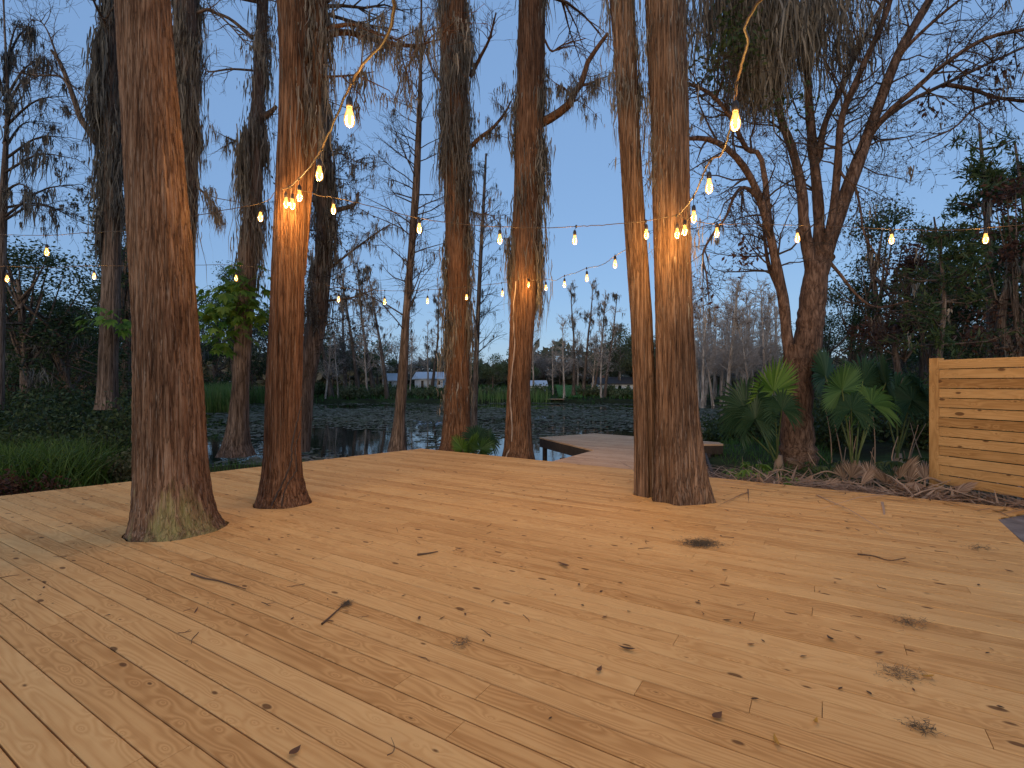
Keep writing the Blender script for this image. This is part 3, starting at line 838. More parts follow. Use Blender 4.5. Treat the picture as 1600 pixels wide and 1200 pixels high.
T6 = [(705, 605, 636), (680, 611, 634), (650, 616, 633), (600, 620, 637), (500, 628, 640), (400, 637, 648), (300, 644, 656), (200, 650, 659), (100, 655, 660), (0, 657, 660), (-120, 658, 660)]
spindly('bare_cypress', T6, 14.0, 'slim leaning bare cypress with fine side twigs, rising from the pond by the deck corner', 75, 2.3, (-110, 520), 21, mossy=.12)
T7 = [(672, 733, 747), (650, 736, 746), (600, 739, 747), (500, 743, 750), (400, 748, 754), (300, 754, 759), (240, 758, 761)]
spindly('bare_cypress', T7, 24.0, 'thin bare sapling cypress in the pond between the two mossy trunks', 50, 2.6, (245, 560), 22, mossy=.25)
T8 = [(712, 338, 400), (695, 347, 392), (660, 355, 389), (600, 362, 390), (500, 366, 396), (430, 370, 402), (300, 382, 410), (220, 388, 412), (100, 397, 416), (0, 402, 420)]
r8, ax8 = cyp_tree('cypress_tree', [T8], [13.2], 'dark leaning cypress with a leafy green clump halfway up, on the bank', M['cypress_d'], top=17, flute=.08, seed=31, nth=90, nz=150, moss_mat='moss',
         moss_spec=[dict(n=1400, z=(4.4, 14), L=(.3, 1.3), out=1.15, w=.014), dict(n=600, z=(7.4, 7.9), L=(.5, 2.6), out=1.7, w=.017, side=(3.0, .8)), dict(n=400, z=(5, 13), L=(.3, 1.0), out=1.4, w=.011)],
         branches=[([(410, 182, 13.2), (420, 178, 13.1), (432, 166, 13.0)], .12, 1), ([(372, 222, 13.2), (362, 218, 13.2), (349, 212, 13.1)], .03, 2),
                   ([(395, 60, 13.2), (360, 30, 13.2), (330, 18, 13.2), (310, 10, 13.2)], .05, 10), ([(395, 110, 13.2), (360, 108, 13.1), (325, 112, 13), (316, 100, 13)], .03, 9)])
T9 = [(640, 146, 188), (615, 150, 185), (560, 153, 185), (500, 156, 188), (400, 160, 190), (300, 164, 192), (200, 160, 190), (100, 158, 186), (0, 162, 184)]
cyp_tree('cypress_tree', [T9], [15.0], 'grey brown cypress half hidden by the widest trunk, heavy with dark moss high up', M['cypress_d'], top=19, flute=.08, seed=37, nth=80, nz=140, moss_mat='moss_d',
         moss_spec=[dict(n=1500, z=(6.3, 15), L=(.4, 1.8), out=1.15, w=.016), dict(n=900, z=(9.2, 11.8), L=(.4, 2.2), out=1.9, side=(3.1, .7), w=.02), dict(n=900, z=(6, 8), L=(.4, 1.4), out=1.7, side=(3.0, .5), w=.02)],
         branches=[([(152, 225, 15), (140, 205, 15), (127, 187, 15), (113, 147, 14.9), (95, 100, 14.8), (80, 78, 14.7)], .11, 16), ([(113, 147, 14.9), (95, 120, 14.8), (60, 118, 14.7), (20, 112, 14.6)], .04, 14),
                   ([(100, 108, 14.8), (110, 130, 14.8), (128, 150, 14.7), (140, 175, 14.6)], .025, 6), ([(168, 30, 15), (150, 60, 15), (146, 90, 15)], .04, 5), ([(90, 90, 14.7), (75, 50, 14.6), (62, 30, 14.6)], .03, 9)])
T10 = [(700, 262, 306), (500, 268, 305), (380, 276, 306), (300, 277, 308), (200, 276, 310), (100, 274, 310), (0, 270, 308)]
cyp_tree('cypress_tree', [T10], [11.0], 'moss sheathed trunk standing right behind the widest trunk', M['cypress_d'], top=16, flute=.05, seed=41, nth=80, nz=130,
         moss_spec=[dict(n=2300, z=(4.6, 13), L=(.4, 1.5), out=1.10, w=.012)],
         branches=[([(306, 290, 11), (322, 305, 11), (335, 320, 11), (345, 340, 11)], .03, 5), ([(308, 20, 11), (330, 15, 11), (360, 40, 11), (385, 70, 11)], .03, 10)])
T12 = [(705, 452, 486), (600, 462, 492), (500, 478, 512), (400, 492, 520), (300, 496, 520), (200, 496, 516), (100, 494, 512), (0, 492, 508)]
r12, ax12 = cyp_tree('cypress_tree', [T12], [15.5], 'dark moss draped tree leaning out from behind the reddish cypress', M['cypress_d'], top=19, flute=.05, seed=44, nth=70, nz=120, moss_mat='moss',
         moss_spec=[dict(n=1400, z=(5.2, 13), L=(.4, 1.7), out=1.4, w=.015), dict(n=500, z=(3.2, 6), L=(.3, 1.0), out=1.3)],
         branches=[([(515, 330, 15.5), (535, 326, 15.4), (555, 318, 15.3), (560, 300, 15.3)], .09, 4), ([(515, 420, 15.5), (540, 400, 15.4), (580, 370, 15.3), (610, 350, 15.2)], .04, 12), ([(510, 470, 15.5), (550, 465, 15.3), (590, 450, 15.2)], .04, 10),
                   ([(505, 250, 15.5), (530, 240, 15.3), (560, 255, 15.2)], .03, 10), ([(500, 200, 15.5), (480, 150, 15.3), (545, 170, 15.2)], .03, 6)])
# dark leaf on the tree behind
mb = MB()
out2 = []
for q in range(46):
    yy = random.uniform(210, 540); s_ = P(np.interp(yy, [200, 400, 600], [506, 506, 477]), yy, 15.5); a_ = random.random() * 6.28
    grow(out2, s_, Vector((math.cos(a_), math.sin(a_), random.uniform(-.2, .7))).normalized(), random.uniform(.7, 1.5), .022, 0, 3, dict(kids=[4, 3, 2], trop=0, wig=.22, rmin=.004, lr=(.4, .7)))
leaves(mb, [tuple(p) for p in along(out2, 2, 1900)], .085, droop=.3)
mt_ = MB(); grow_tubes(mt_, out2, (4, 3, 3, 3)); mt_.build('twigs', M['twig'], r12)
mb.build('leaf_cluster', M['leaf_twiggy'], r12)
# leafy air plants on T8 and T9
def frond_clump(parent, name, c, n, L, mat, spread):
    """loose bunch of drooping, finger-lobed leaves on short stalks"""
    mb = MB(); its = []
    for _ in range(n):
        o = Vector(c) + Vector((random.gauss(0, spread[0]), random.gauss(0, spread[1]), random.gauss(0, spread[2])))
        a = random.random() * 6.28
        d = Vector((math.cos(a), math.sin(a), random.uniform(-.5, .3))).normalized()
        l = L * random.uniform(.6, 1.2); e = o + d * l * .5
        its.append(([o, o.lerp(e, .5) + Vector((0, 0, .03)), e], [.006, .005, .004]))
        dn = (d + Vector((0, 0, -.9))).normalized(); s = Vector((-d.y, d.x, 0)).normalized(); nn_ = dn.cross(s)
        for k in range(-2, 3):
            dd = (dn * math.cos(k * .5) + s * math.sin(k * .5)).normalized(); ll = l * .62 * (1 - .14 * abs(k)); sw = dd.cross(nn_).normalized() * ll * .17
            m = e + dd * ll * .5
            mb.add([e, m + sw - nn_ * .01, e + dd * ll - nn_ * ll * .12, m - sw - nn_ * .01], [(0, 1, 2, 3)])
    tubes(mb, its, 3)
    return mb.build(name, M[mat], parent, smooth=False)
frond_clump(r8, 'leaf_clump', P(374, 472, 12.8), 170, .46, 'leaf_bright', (.34, .28, .42))
frond_clump(r8, 'leaf_clump', P(347, 496, 12.8), 60, .44, 'leaf_bright', (.22, .2, .4))
rr9 = [o for o in bpy.data.objects if o.get('label', '').startswith('grey brown cypress half')][0]
frond_clump(rr9, 'leaf_clump', P(170, 500, 14.5), 30, .5, 'leaf_bright', (.3, .25, .12))
# bare tree at the frame edge with long drooping twigs
T13 = [(640, -14, 8), (500, -10, 9), (400, -6, 11), (300, -2, 13), (230, 4, 14), (150, 10, 16), (60, 6, 10), (0, 4, 7)]
random.seed(5)
c, r = rows_to_axis(T13, 16.0)
r13 = thing('bare_cypress', c[0], 'bare dark tree with arching twigs and tufts of moss, beside the grey brown cypress', 'tree')
mb = MB(); trunk(mb, c, r, nth=24, nz=90, seed=3, top=15); mb.build('trunk', M['cypress_d'], r13)
out = []
for (y0, tipx, tipy) in ((340, 128, 288), (325, 122, 345), (300, 60, 310), (270, 118, 248), (250, 110, 215), (235, 60, 190), (200, 105, 150), (180, 60, 110), (160, 70, 90), (150, -30, 60), (130, 30, 30), (110, 50, 40), (345, 100, 330), (225, 30, 160)):
    a = P(np.interp(y0, [0, 300, 640], [6, 6, 0]), y0, 16); Yt = random.uniform(14.8, 16.8)
    b = P(tipx, tipy, Yt); m = a.lerp(b, .5) + Vector((0, 0, .35))
    pts = [Vector(p) for p in spline([a, m, b], 8)]
    out.append((pts, list(np.linspace(.045, .008, 8)), 0))
    for _ in range(12):
        i = random.randrange(2, 8); d = (pts[i] - pts[i - 1]).normalized()
        grow(out, pts[i], rdir(d, random.uniform(.3, 1.0)), random.uniform(.4, 1.1), .01, 1, 3, dict(kids=[2, 3, 2], trop=-.06, wig=.2, rmin=.004))
mb = MB(); grow_tubes(mb, out, (5, 4, 3, 3)); mb.build('crown', M['twig'], r13)
mb = MB()
for q in along(out, 0, 110): moss_clumps(mb, [q], 14, .04, .1, .45, .014)
for q in along([o for o in out if o[2] == 0], 0, 26): moss_clumps(mb, [q], 40, .09, .3, 1.5, .016)
mb.build('hanging_moss', M['moss_d'], r13)

# climbing vines on two of the trunks
def vine(root, pts, r, m='greybark'):
    mb = MB(); S = spline([P(*p) for p in pts], 40); S += rng.normal(0, .004, S.shape); tubes(mb, [(S, np.linspace(r, r * .6, 40))], 6)
    mb.build('vine', M[m], root)
vine(r4, [(790, 716, 11.72), (799, 695, 11.71), (800, 660, 11.7), (797, 620, 11.7), (800, 580, 11.7), (804, 540, 11.69), (802, 490, 11.69), (806, 440, 11.68)], .022)
r2 = [o for o in bpy.data.objects if o.get('label', '').startswith('reddish slimmer')][0]
vine(r2, [(424, 790, 6.05), (434, 770, 6.08), (446, 745, 6.1), (455, 720, 6.12), (457, 690, 6.13), (466, 655, 6.17), (473, 620, 6.25), (477, 590, 6.3)], .012, 'twig')
vine(r2, [(440, 790, 6.05), (447, 760, 6.09), (462, 735, 6.14), (462, 700, 6.15), (470, 670, 6.2)], .009, 'twig')

def cut_holes():
    mbc = MB()
    for o in [x for x in bpy.data.objects if x.name.startswith('trunk') and x.parent and 'deck' in x.parent.get('label', '') and x.parent.get('category') == 'tree']:
        off = root_loc(o.parent)
        co_ = np.empty(len(o.data.vertices) * 3); o.data.vertices.foreach_get('co', co_); co_ = co_.reshape(-1, 3) + np.array(off)
        if co_[:, 1].min() > 7.2 or co_[:, 2].min() > .1: continue
        nth = 192 if abs(off.x + 3.4) < .8 and off.y < 5.6 else 160
        rows = co_.reshape(-1, nth, 3); k = int(np.argmin(np.abs(rows[:, 0, 2] + .01))); ring = rows[k][::4]
        cen = ring.mean(0); dv_ = ring - cen; rr_ = np.linalg.norm(dv_[:, :2], axis=1, keepdims=True); rr_ = (np.roll(rr_, 1) + rr_ + np.roll(rr_, -1)) / 3
        ln = np.linalg.norm(dv_[:, :2], axis=1, keepdims=True); xy = cen[:2] + dv_[:, :2] / ln * (np.maximum(rr_, ln) + .016)
        n = len(xy); V = np.concatenate([np.c_[xy, np.full(n, -.09)], np.c_[xy, np.full(n, .06)], [[cen[0], cen[1], -.09], [cen[0], cen[1], .06]]])
        i = np.arange(n); j = (i + 1) % n
        mbc.add(V, np.stack([i, j, n + j, n + i], 1), np.concatenate([np.stack([j, i, np.full(n, 2 * n)], 1), np.stack([n + i, n + j, np.full(n, 2 * n + 1)], 1)]))
    cut = mbc.build('hole_cutter', M['deck'], smooth=False)
    md = deck.modifiers.new('holes', 'BOOLEAN'); md.operation = 'DIFFERENCE'; md.solver = 'EXACT'; md.use_self = True; md.object = cut
    bpy.context.view_layer.update()
    me = bpy.data.meshes.new_from_object(deck.evaluated_get(bpy.context.evaluated_depsgraph_get()))
    n0 = len(deck.data.polygons); deck.modifiers.clear()
    print('HOLES', n0, len(me.polygons))
    if len(me.polygons) > n0 * .8:
        # give every vertex of a cut board the grain coordinates of its board again
        old = {}
        oa = deck.data.attributes['board'].data
        for v in deck.data.vertices: old[(round(v.co.x, 4), round(v.co.y, 4), round(v.co.z, 4))] = tuple(oa[v.index].vector)
        bm = bmesh.new(); bm.from_mesh(me); bm.verts.ensure_lookup_table()
        new = np.zeros((len(bm.verts), 3), np.float32); seen_ = [False] * len(bm.verts)
        for s in bm.verts:
            if seen_[s.index]: continue
            st = [s]; seen_[s.index] = True; isl = []
            while st:
                q = st.pop(); isl.append(q)
                for e in q.link_edges:
                    t = e.other_vert(q)
                    if not seen_[t.index]: seen_[t.index] = True; st.append(t)
            ref = None
            for q in isl:
                o_ = old.get((round(q.co.x, 4), round(q.co.y, 4), round(q.co.z, 4)))
                if o_ and abs(o_[1]) < .08: ref = (o_[0] - q.co.dot(BU), o_[1] - q.co.dot(BV), o_[2]); break
            if ref is None: ref = (0, 0, random.random())
            for q in isl: new[q.index] = (q.co.dot(BU) + ref[0], q.co.dot(BV) + ref[1], ref[2])
        bm.free()
        at = me.attributes.get('board') or me.attributes.new('board', 'FLOAT_VECTOR', 'POINT')
        at.data.foreach_set('vector', new.ravel())
        deck.data = me
    bpy.data.objects.remove(cut)
cut_holes()

# ================================================================== MULTI-STEM TREE BY THE PALMS
random.seed(77)
YO = 9.8
oak = thing('spreading_tree', P(1247, 728, YO), 'dark spreading tree forking into many bare limbs above the fan palms', 'tree')
LIMBS = [  # (x, y, depth), start radius px, end radius px
    ([(1247, 735, 9.8), (1246, 700, 9.8), (1245, 650, 9.8), (1246, 590, 9.8), (1249, 540, 9.8)], 30, 23),
    ([(1237, 600, 9.8), (1234, 560, 9.8), (1229, 520, 9.8), (1224, 470, 9.75), (1214, 420, 9.7), (1204, 370, 9.6), (1192, 325, 9.5), (1174, 280, 9.4), (1148, 243, 9.2), (1115, 220, 9.0), (1080, 216, 8.9), (1066, 224, 8.9)], 11, 3),
    ([(1256, 575, 9.8), (1264, 520, 9.8), (1270, 470, 9.8), (1276, 425, 9.8), (1288, 398, 9.8)], 23, 19),
    ([(1272, 450, 9.8), (1264, 400, 9.8), (1256, 350, 9.8), (1253, 300, 9.8), (1240, 240, 9.9), (1222, 190, 10), (1214, 150, 10), (1200, 60, 10.1), (1190, -40, 10.2)], 11, 3.5),
    ([(1278, 425, 9.8), (1280, 360, 9.9), (1277, 300, 9.9), (1268, 210, 10), (1262, 120, 10.1), (1268, 40, 10.2), (1272, -40, 10.3)], 11, 4.5),
    ([(1277, 250, 9.9), (1290, 190, 10), (1312, 145, 10.1), (1334, 92, 10.2), (1378, 8, 10.4), (1400, -40, 10.5)], 6, 3.5),
    ([(1284, 410, 9.8), (1300, 340, 9.7), (1309, 260, 9.6), (1314, 190, 9.5), (1334, 135, 9.4), (1380, 33, 9.3), (1400, -30, 9.2)], 8.5, 4),
    ([(1288, 405, 9.8), (1312, 330, 9.8), (1340, 255, 9.7), (1362, 195, 9.7), (1400, 93, 9.6), (1433, 33, 9.6), (1470, -30, 9.5)], 13, 6.5),
    ([(1352, 225, 9.7), (1385, 178, 9.5), (1420, 148, 9.3), (1467, 107, 9.1), (1533, 63, 8.9), (1600, 46, 8.7), (1680, 30, 8.6)], 6, 3),
    ([(1366, 198, 9.7), (1400, 172, 9.8), (1433, 152, 9.9), (1500, 120, 10.1), (1560, 92, 10.2), (1640, 55, 10.4)], 4.8, 2.3),
    ([(1478, 132, 10), (1520, 140, 10), (1560, 153, 10), (1640, 162, 10)], 4.5, 3),
    ([(1560, 156, 10), (1520, 172, 9.8), (1490, 200, 9.6), (1440, 222, 9.5)], 3, 1.3),
    ([(1309, 262, 9.6), (1320, 278, 9.5), (1336, 292, 9.4), (1345, 330, 9.3), (1352, 370, 9.2), (1390, 430, 9.2)], 3, 1.2),
    ([(1205, 372, 9.6), (1190, 250, 9.5), (1166, 232, 9.4), (1140, 180, 9.2), (1108, 145, 9.1), (1068, 128, 9)], 5, 2.5),
    ([(1192, 322, 9.5), (1178, 303, 9.4), (1162, 293, 9.3), (1148, 305, 9.2), (1136, 335, 9.2), (1126, 352, 9.2)], 4, 1.6),
    ([(1126, 350, 9.2), (1108, 375, 9.1), (1098, 400, 9.1), (1104, 430, 9.1), (1108, 470, 9.1)], 2.5, 1),
    ([(1290, 402, 9.8), (1312, 428, 9.8), (1340, 462, 9.8), (1370, 480, 9.6), (1420, 470, 9.4)], 3.5, 1.2),
    ([(1228, 480, 9.7), (1212, 440, 9.8), (1200, 410, 9.9), (1192, 350, 10.0)], 6, 2),
    ([(1400, 93, 9.6), (1430, 60, 9.3), (1480, 15, 9.0), (1540, -30, 8.8)], 4.5, 2),
]
mb = MB(); mt = MB(); out = []
for li, (pts, r0, r1) in enumerate(LIMBS):
    n = 26 if li < 4 else 16
    S = spline([P(*p) for p in pts], n)
    rad = np.linspace(r0, r1, n) / F * np.mean([p[2] for p in pts]) * math.cos(math.atan((pts[len(pts) // 2][0] - 800) / F))
    if li == 0: rad[:8] *= np.linspace(1.22, 1.0, 8)
    rad = rad * (1 + .05 * rng.normal(0, 1, n))
    tubes(mb if li < 4 else mb, [(S, rad)], 14 if r0 > 12 else 9)
    pv = [Vector(p) for p in S]
    if li in (0, 2): continue
    k = 11 if li in (1, 3, 4, 6, 7, 8, 9, 13) else 5
    for _ in range(k * 2):
        i = random.randrange(n // 3, n - 1); d = (pv[i + 1] - pv[i]).normalized()
        grow(out, pv[i], rdir(d, random.uniform(.4, 1.2)), random.uniform(.5, 1.4), min(.022, rad[i] * .5), 1, 4, dict(kids=[2, 3, 3, 2], trop=-.01, wig=.24, rmin=.0028, lr=(.4, .75)))
mb.build('trunk', M['oak'], oak)
mb = MB(); grow_tubes(mb, out, (5, 4, 3, 3, 3)); mb.build('crown', M['twig'], oak)
mb = MB(); leaves(mb, [tuple(p) for p in along(out, 3, 7500)], .045, droop=.4); mb.build('foliage', M['leaf_twiggy'], oak)
mb = MB()
for x, y, n in ((1560, 105, 40), (1530, 115, 26), (1555, 140, 22), (1480, 110, 16), (1450, 165, 20), (1220, 45, 30), (1160, 395, 40), (1105, 460, 12), (1150, 410, 24)):
    c = np.array(P(x, y, 9.6)); leaves(mb, c + rng.normal(0, .14, (n, 3)), .11, droop=.6)
mb.build('dead_leaves', M['leaf_brown'], oak)
mb = MB()
for x, y, n in ((1145, 45, 260), (1120, 100, 220), (1160, 80, 200), (1110, 130, 90), (1225, 165, 60), (1245, 170, 60)):
    c = np.array(P(x, y, 9.4)); leaves(mb, c + rng.normal(0, .22, (n, 3)), .10)
mb.build('green_sprays', M['leaf_mid'], oak)
mb = MB()
for x, y, n, hi in ((1150, -30, 500, 1.9), (1190, -40, 600, 2.4), (1215, 10, 500, 1.9), (1240, 30, 420, 1.6), (1165, 60, 400, 1.7), (1200, 60, 500, 1.8), (1180, 110, 300, 1.3), (1265, 30, 260, 1.3), (1320, 70, 160, 1.0), (1100, 0, 200, 1.6), (1355, 35, 120, .9), (1300, -10, 260, 1.4)):
    c = np.array(P(x, y, 9.9)); moss(mb, c + rng.normal(0, 1, (n, 3)) * np.array([.22, .35, .25]), .3, hi, .014, sway=.08)
for q in along(out, 1, 60): moss_clumps(mb, [q], 9, .04, .1, .5, .012)
mb.build('hanging_moss', M['moss'], oak)

# ================================================================== BACKGROUND TREE PROTOTYPES
def far_bare(label, h, seed, mat='greybark', spread=.22, mossn=0, lean=.05, group=None, twig='greytwig', r0=None):
    random.seed(seed)
    root = thing('bare_cypress', (0, 0, 0), label, 'tree', group)
    r0 = r0 or h * .0165
    n = 8
    pts = [Vector((0, 0, -.6))]; d = Vector((random.gauss(0, lean), random.gauss(0, lean), 1)).normalized(); q = pts[0].copy()
    for i in range(1, n):
        d = (d + Vector((random.gauss(0, .03), random.gauss(0, .03), 0))).normalized(); q = q + d * (h + .6) / (n - 1); pts.append(q.copy())
    rad = [r0 * (1.5 if i == 0 else 1) * (1 - .85 * i / (n - 1)) for i in range(n)]
    mb = MB(); tubes(mb, [(pts, rad)], 7); mb.build('trunk', M[mat], root)
    out = []
    for i in range(34):
        f = random.uniform(.32, 1); k = min(n - 2, int(f * (n - 1))); p = pts[k].lerp(pts[k + 1], f * (n - 1) - k)
        a = random.random() * 6.28; s = random.uniform(.5, 1.2)
        dd = Vector((math.cos(a) * math.sin(s), math.sin(a) * math.sin(s), math.cos(s)))
        grow(out, p, dd, h * spread * (1.15 - .8 * f) * random.uniform(.5, 1.2), r0 * .22, 0, 2, dict(kids=[6, 3], wig=.15, rmin=.012, trop=.03, lr=(.3, .6)))
    mb = MB(); grow_tubes(mb, out, (3, 3, 3)); mb.build('crown', M[twig], root)
    if mossn:
        mb = MB()
        for q in along(out, 0, mossn): moss_clumps(mb, [q], 10, .12, .4, h * .12, .05)
        mb.build('hanging_moss', M['moss_d'], root)
    return root

def leafy(name, label, h, cw, seed, leafmat, n, size, trunk_f=.35, group=None, mossn=0, bark='cypress_d', lumps=16, flatc=.75):
    random.seed(seed)
    root = thing(name, (0, 0, 0), label, 'tree', group)
    out = []
    r0 = h * .02
    pts = [Vector((0, 0, -.5)), Vector((.1, 0, h * .2)), Vector((random.gauss(0, .02) * h, random.gauss(0, .02) * h, h * .45)), Vector((random.gauss(0, .04) * h, random.gauss(0, .04) * h, h * .8))]
    its = [(pts, [r0 * 1.4, r0, r0 * .8, r0 * .25])]
    cl = []
    for i in range(lumps):
        a = random.random() * 6.28; zf = random.uniform(trunk_f, 1); wv = math.sin(min(1, (1.08 - zf) / (1.08 - trunk_f) * 1.5) * 1.57) * cw * random.uniform(.3, 1)
        c = Vector((math.cos(a) * wv, math.sin(a) * wv, h * zf)); cl.append(c)
        b = pts[1].lerp(pts[3], random.uniform(.1, .9)); m = b.lerp(c, .5) + Vector((0, 0, -.03 * h))
        its.append(([b, m, c], [r0 * .35, r0 * .25, r0 * .08]))
    mb = MB()
    tubes(mb, its[:1], 8); tubes(mb, its[1:], 4); mb.build('trunk', M[bark], root)
    mb = MB(); P_ = []
    for c in cl:
        k = int(n / lumps * random.uniform(.5, 1.5)); s = cw * random.uniform(.16, .34)
        p = rng.normal(0, 1, (k, 3)); p /= np.linalg.norm(p, axis=1, keepdims=True); p *= (rng.random((k, 1)) ** .5) * s * 1.6
        p[:, 2] *= flatc; P_.append(p + np.array(c))
    leaves(mb, np.concatenate(P_), size, flat=.2); mb.build('crown', M[leafmat], root)
    if mossn:
        mb = MB()
        for c in random.choices(cl, k=mossn): moss_clumps(mb, [c + Vector((random.gauss(0, .3), random.gauss(0, .3), -.3))], 34, .22, .4, h * .14, .018)
        mb.build('hanging_moss', M['moss_d'], root)
    return root

def pine(label, h, cw, seed, n=900, trunk_f=.45, group=None):
    random.seed(seed)
    root = thing('pine_tree', (0, 0, 0), label, 'tree', group)
    r0 = h * .016
    pts = [Vector((0, 0, -.5)), Vector((.05, 0, h * .3)), Vector((random.gauss(0, .2), 0, h * .65)), Vector((random.gauss(0, .3), random.gauss(0, .3), h))]
    S = spline(pts, 12)
    mb = MB(); tubes(mb, [(S, np.linspace(r0 * 1.2, r0 * .2, 12))], 10)
    tips = []; its = []
    for i in range(34):
        f = random.uniform(trunk_f, 1); k = min(10, int(f * 11)); p = Vector(S[k])
        a = random.random() * 6.28; L = cw * (1.25 - f) * 1.4 * random.uniform(.5, 1.1)
        e = p + Vector((math.cos(a) * L, math.sin(a) * L, L * random.uniform(-.1, .5))); m = p.lerp(e, .5) - Vector((0, 0, L * .12))
        its.append(([p, m, e], [r0 * .3, r0 * .2, .015]))
        for _ in range(7):
            t = random.uniform(.35, 1); tips.append(m.lerp(e, max(0, t * 2 - 1)) + Vector((random.gauss(0, .2), random.gauss(0, .2), random.gauss(0, .18))) * cw * .35)
    tubes(mb, its, 4); mb.build('trunk', M['cypress_d'], root)
    mb = MB(); pp = []
    for t in tips:
        pp.append(np.array(t) + rng.normal(0, cw * .035, (max(4, n // len(tips)), 3)))
    leaves(mb, np.concatenate(pp), cw * .12, asp=.2); mb.build('crown', M['leaf_mid'], root)
    return root

G1 = 'bare cypresses along the far bank'
protos_bare = [far_bare('pale bare cypress in the grey stand across the pond', 11, s, group=G1) for s in (51, 52, 53, 54)]
protos_mossy = [far_bare('tall mossy cypress on the far bank', 15, s, mat='cypress_d', mossn=26, spread=.15, group='mossy cypresses across the pond') for s in (55, 56, 57)]
leaf_protos = [leafy('oak_tree', 'rounded olive green oak on the far bank', 9, 4.6, 61, 'leaf_olive', 5200, .34, group='oaks across the pond'),
               leafy('broadleaf_tree', 'dense dark green tree behind the far shore', 8, 3.6, 62, 'far_green', 4200, .34, group='green trees across the pond'),
               leafy('broadleaf_tree', 'dull brown bare topped tree in the band behind the far houses', 8, 3.6, 63, 'brownwood', 5200, .20, group='brownish trees across the pond')]
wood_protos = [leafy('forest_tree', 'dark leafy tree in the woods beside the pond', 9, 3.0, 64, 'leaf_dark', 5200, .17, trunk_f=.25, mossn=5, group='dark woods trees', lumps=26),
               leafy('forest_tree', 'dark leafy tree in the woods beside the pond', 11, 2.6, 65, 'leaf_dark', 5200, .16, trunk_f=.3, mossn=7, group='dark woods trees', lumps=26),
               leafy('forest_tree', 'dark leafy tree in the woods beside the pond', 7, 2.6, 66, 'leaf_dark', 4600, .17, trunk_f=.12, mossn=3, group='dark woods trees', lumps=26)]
index_kids(*protos_bare, *protos_mossy, *leaf_protos, *wood_protos)
used = set()
def place(proto, px, Y, sc=1.0, zs=1.0, rz=None, label=None, group=None, z=None):
    x = (px - 800) / F * Y; zz = max(gz(x, Y), WATER - .1) if z is None else z
    if rz is None: rz = random.random() * 6.28
    if proto.name not in used:
        used.add(proto.name); o = proto
        o.location = (x, Y, zz); o.rotation_euler = (0, 0, rz); o.scale = (sc, sc, sc * zs)
        if label: o['label'] = label
    else:
        o = copy_thing(proto, (x, Y, zz), rz, (sc, sc, sc * zs), label)
    if group is not None: o['group'] = group
    return o
random.seed(91)
# grey stand right of the double trunk
for i in range(46):
    place(protos_bare[i % 4], 1078 + (i * 37 % 137) + random.uniform(-4, 4), random.uniform(46, 66), random.uniform(.75, 1.12))
for px in (835, 862, 880, 905, 925, 938, 972, 700, 718, 600, 575, 640, 668, 545, 528, 510, 1000, 1040):
    place(protos_bare[random.randrange(4)], px + random.uniform(-3, 3), random.uniform(61, 75), random.uniform(.55, .95), label='pale slender bare trunk among the trees along the far bank', group='slender bare trunks along the far bank')
for px, s in ((896, .95), (912, .98), (926, .9), (944, .86), (585, 1.25), (606, 1.1), (560, 1.2), (674, 1.0), (540, 1.2), (520, 1.25), (745, .6), (632, 1.15)):
    place(protos_mossy[random.randrange(3)], px, random.uniform(62, 74), s)
for px, Y, k, s in ((968, 74, 0, 1.0), (990, 80, 0, .9), (950, 82, 0, .75), (1030, 76, 0, .85), (700, 84, 0, .75), (770, 72, 1, .8), (800, 75, 1, .95), (825, 78, 1, .75), (745, 78, 1, .9), (850, 90, 2, 1.0), (875, 88, 2, .95), (900, 92, 2, .9), (925, 86, 2, .8), (838, 84, 2, 1.0),
                    (560, 76, 1, 1.0), (590, 80, 1, .9), (620, 86, 2, 1.1), (520, 74, 1, 1.1), (490, 72, 1, 1.2), (540, 70, 2, 1.0), (655, 88, 2, .9), (690, 90, 1, .7), (1100, 76, 2, .8), (1140, 72, 2, .7), (1180, 74, 2, .8), (1210, 70, 1, .8), (1062, 80, 1, .8), (1160, 80, 2, .9), (1120, 84, 2, .9)):
    place(leaf_protos[k], px, Y, s * (.70 if 640 < px < 945 else .9))
# woods on the near bank, one side
WL = [(-60, 26), (-20, 24), (25, 30), (60, 26), (95, 32), (130, 25), (165, 34), (200, 28), (235, 36), (270, 42), (20, 40), (85, 44), (150, 46), (215, 50), (300, 46), (335, 52), (365, 56), (-100, 30), (110, 21), (40, 20), (395, 58), (430, 60), (460, 62), (10, 33), (70, 35), (120, 38), (180, 40), (240, 30), (-40, 34), (50, 48), (110, 50)]
for i, (px, Y) in enumerate(WL):
    place(wood_protos[i % 3], px, Y, random.uniform(.8, 1.15) * (1.0 if Y < 40 else 1.2), random.uniform(.9, 1.15) * (.66 if px < 160 else .95))
WR = [(1330, 26), (1372, 24), (1410, 30), (1450, 22), (1490, 27), (1530, 24), (1575, 20), (1620, 23), (1660, 26), (1300, 38), (1345, 40), (1390, 42), (1440, 40), (1500, 42), (1560, 40), (1600, 36), (1270, 46), (1710, 28), (1600, 17)]
for i, (px, Y) in enumerate(WR):
    place(wood_protos[i % 3], px, Y, random.uniform(.66, .95), random.uniform(.75, 1.05), label='dark leafy tree in the woods behind the fence and palms', group='dark woods trees behind the fence')
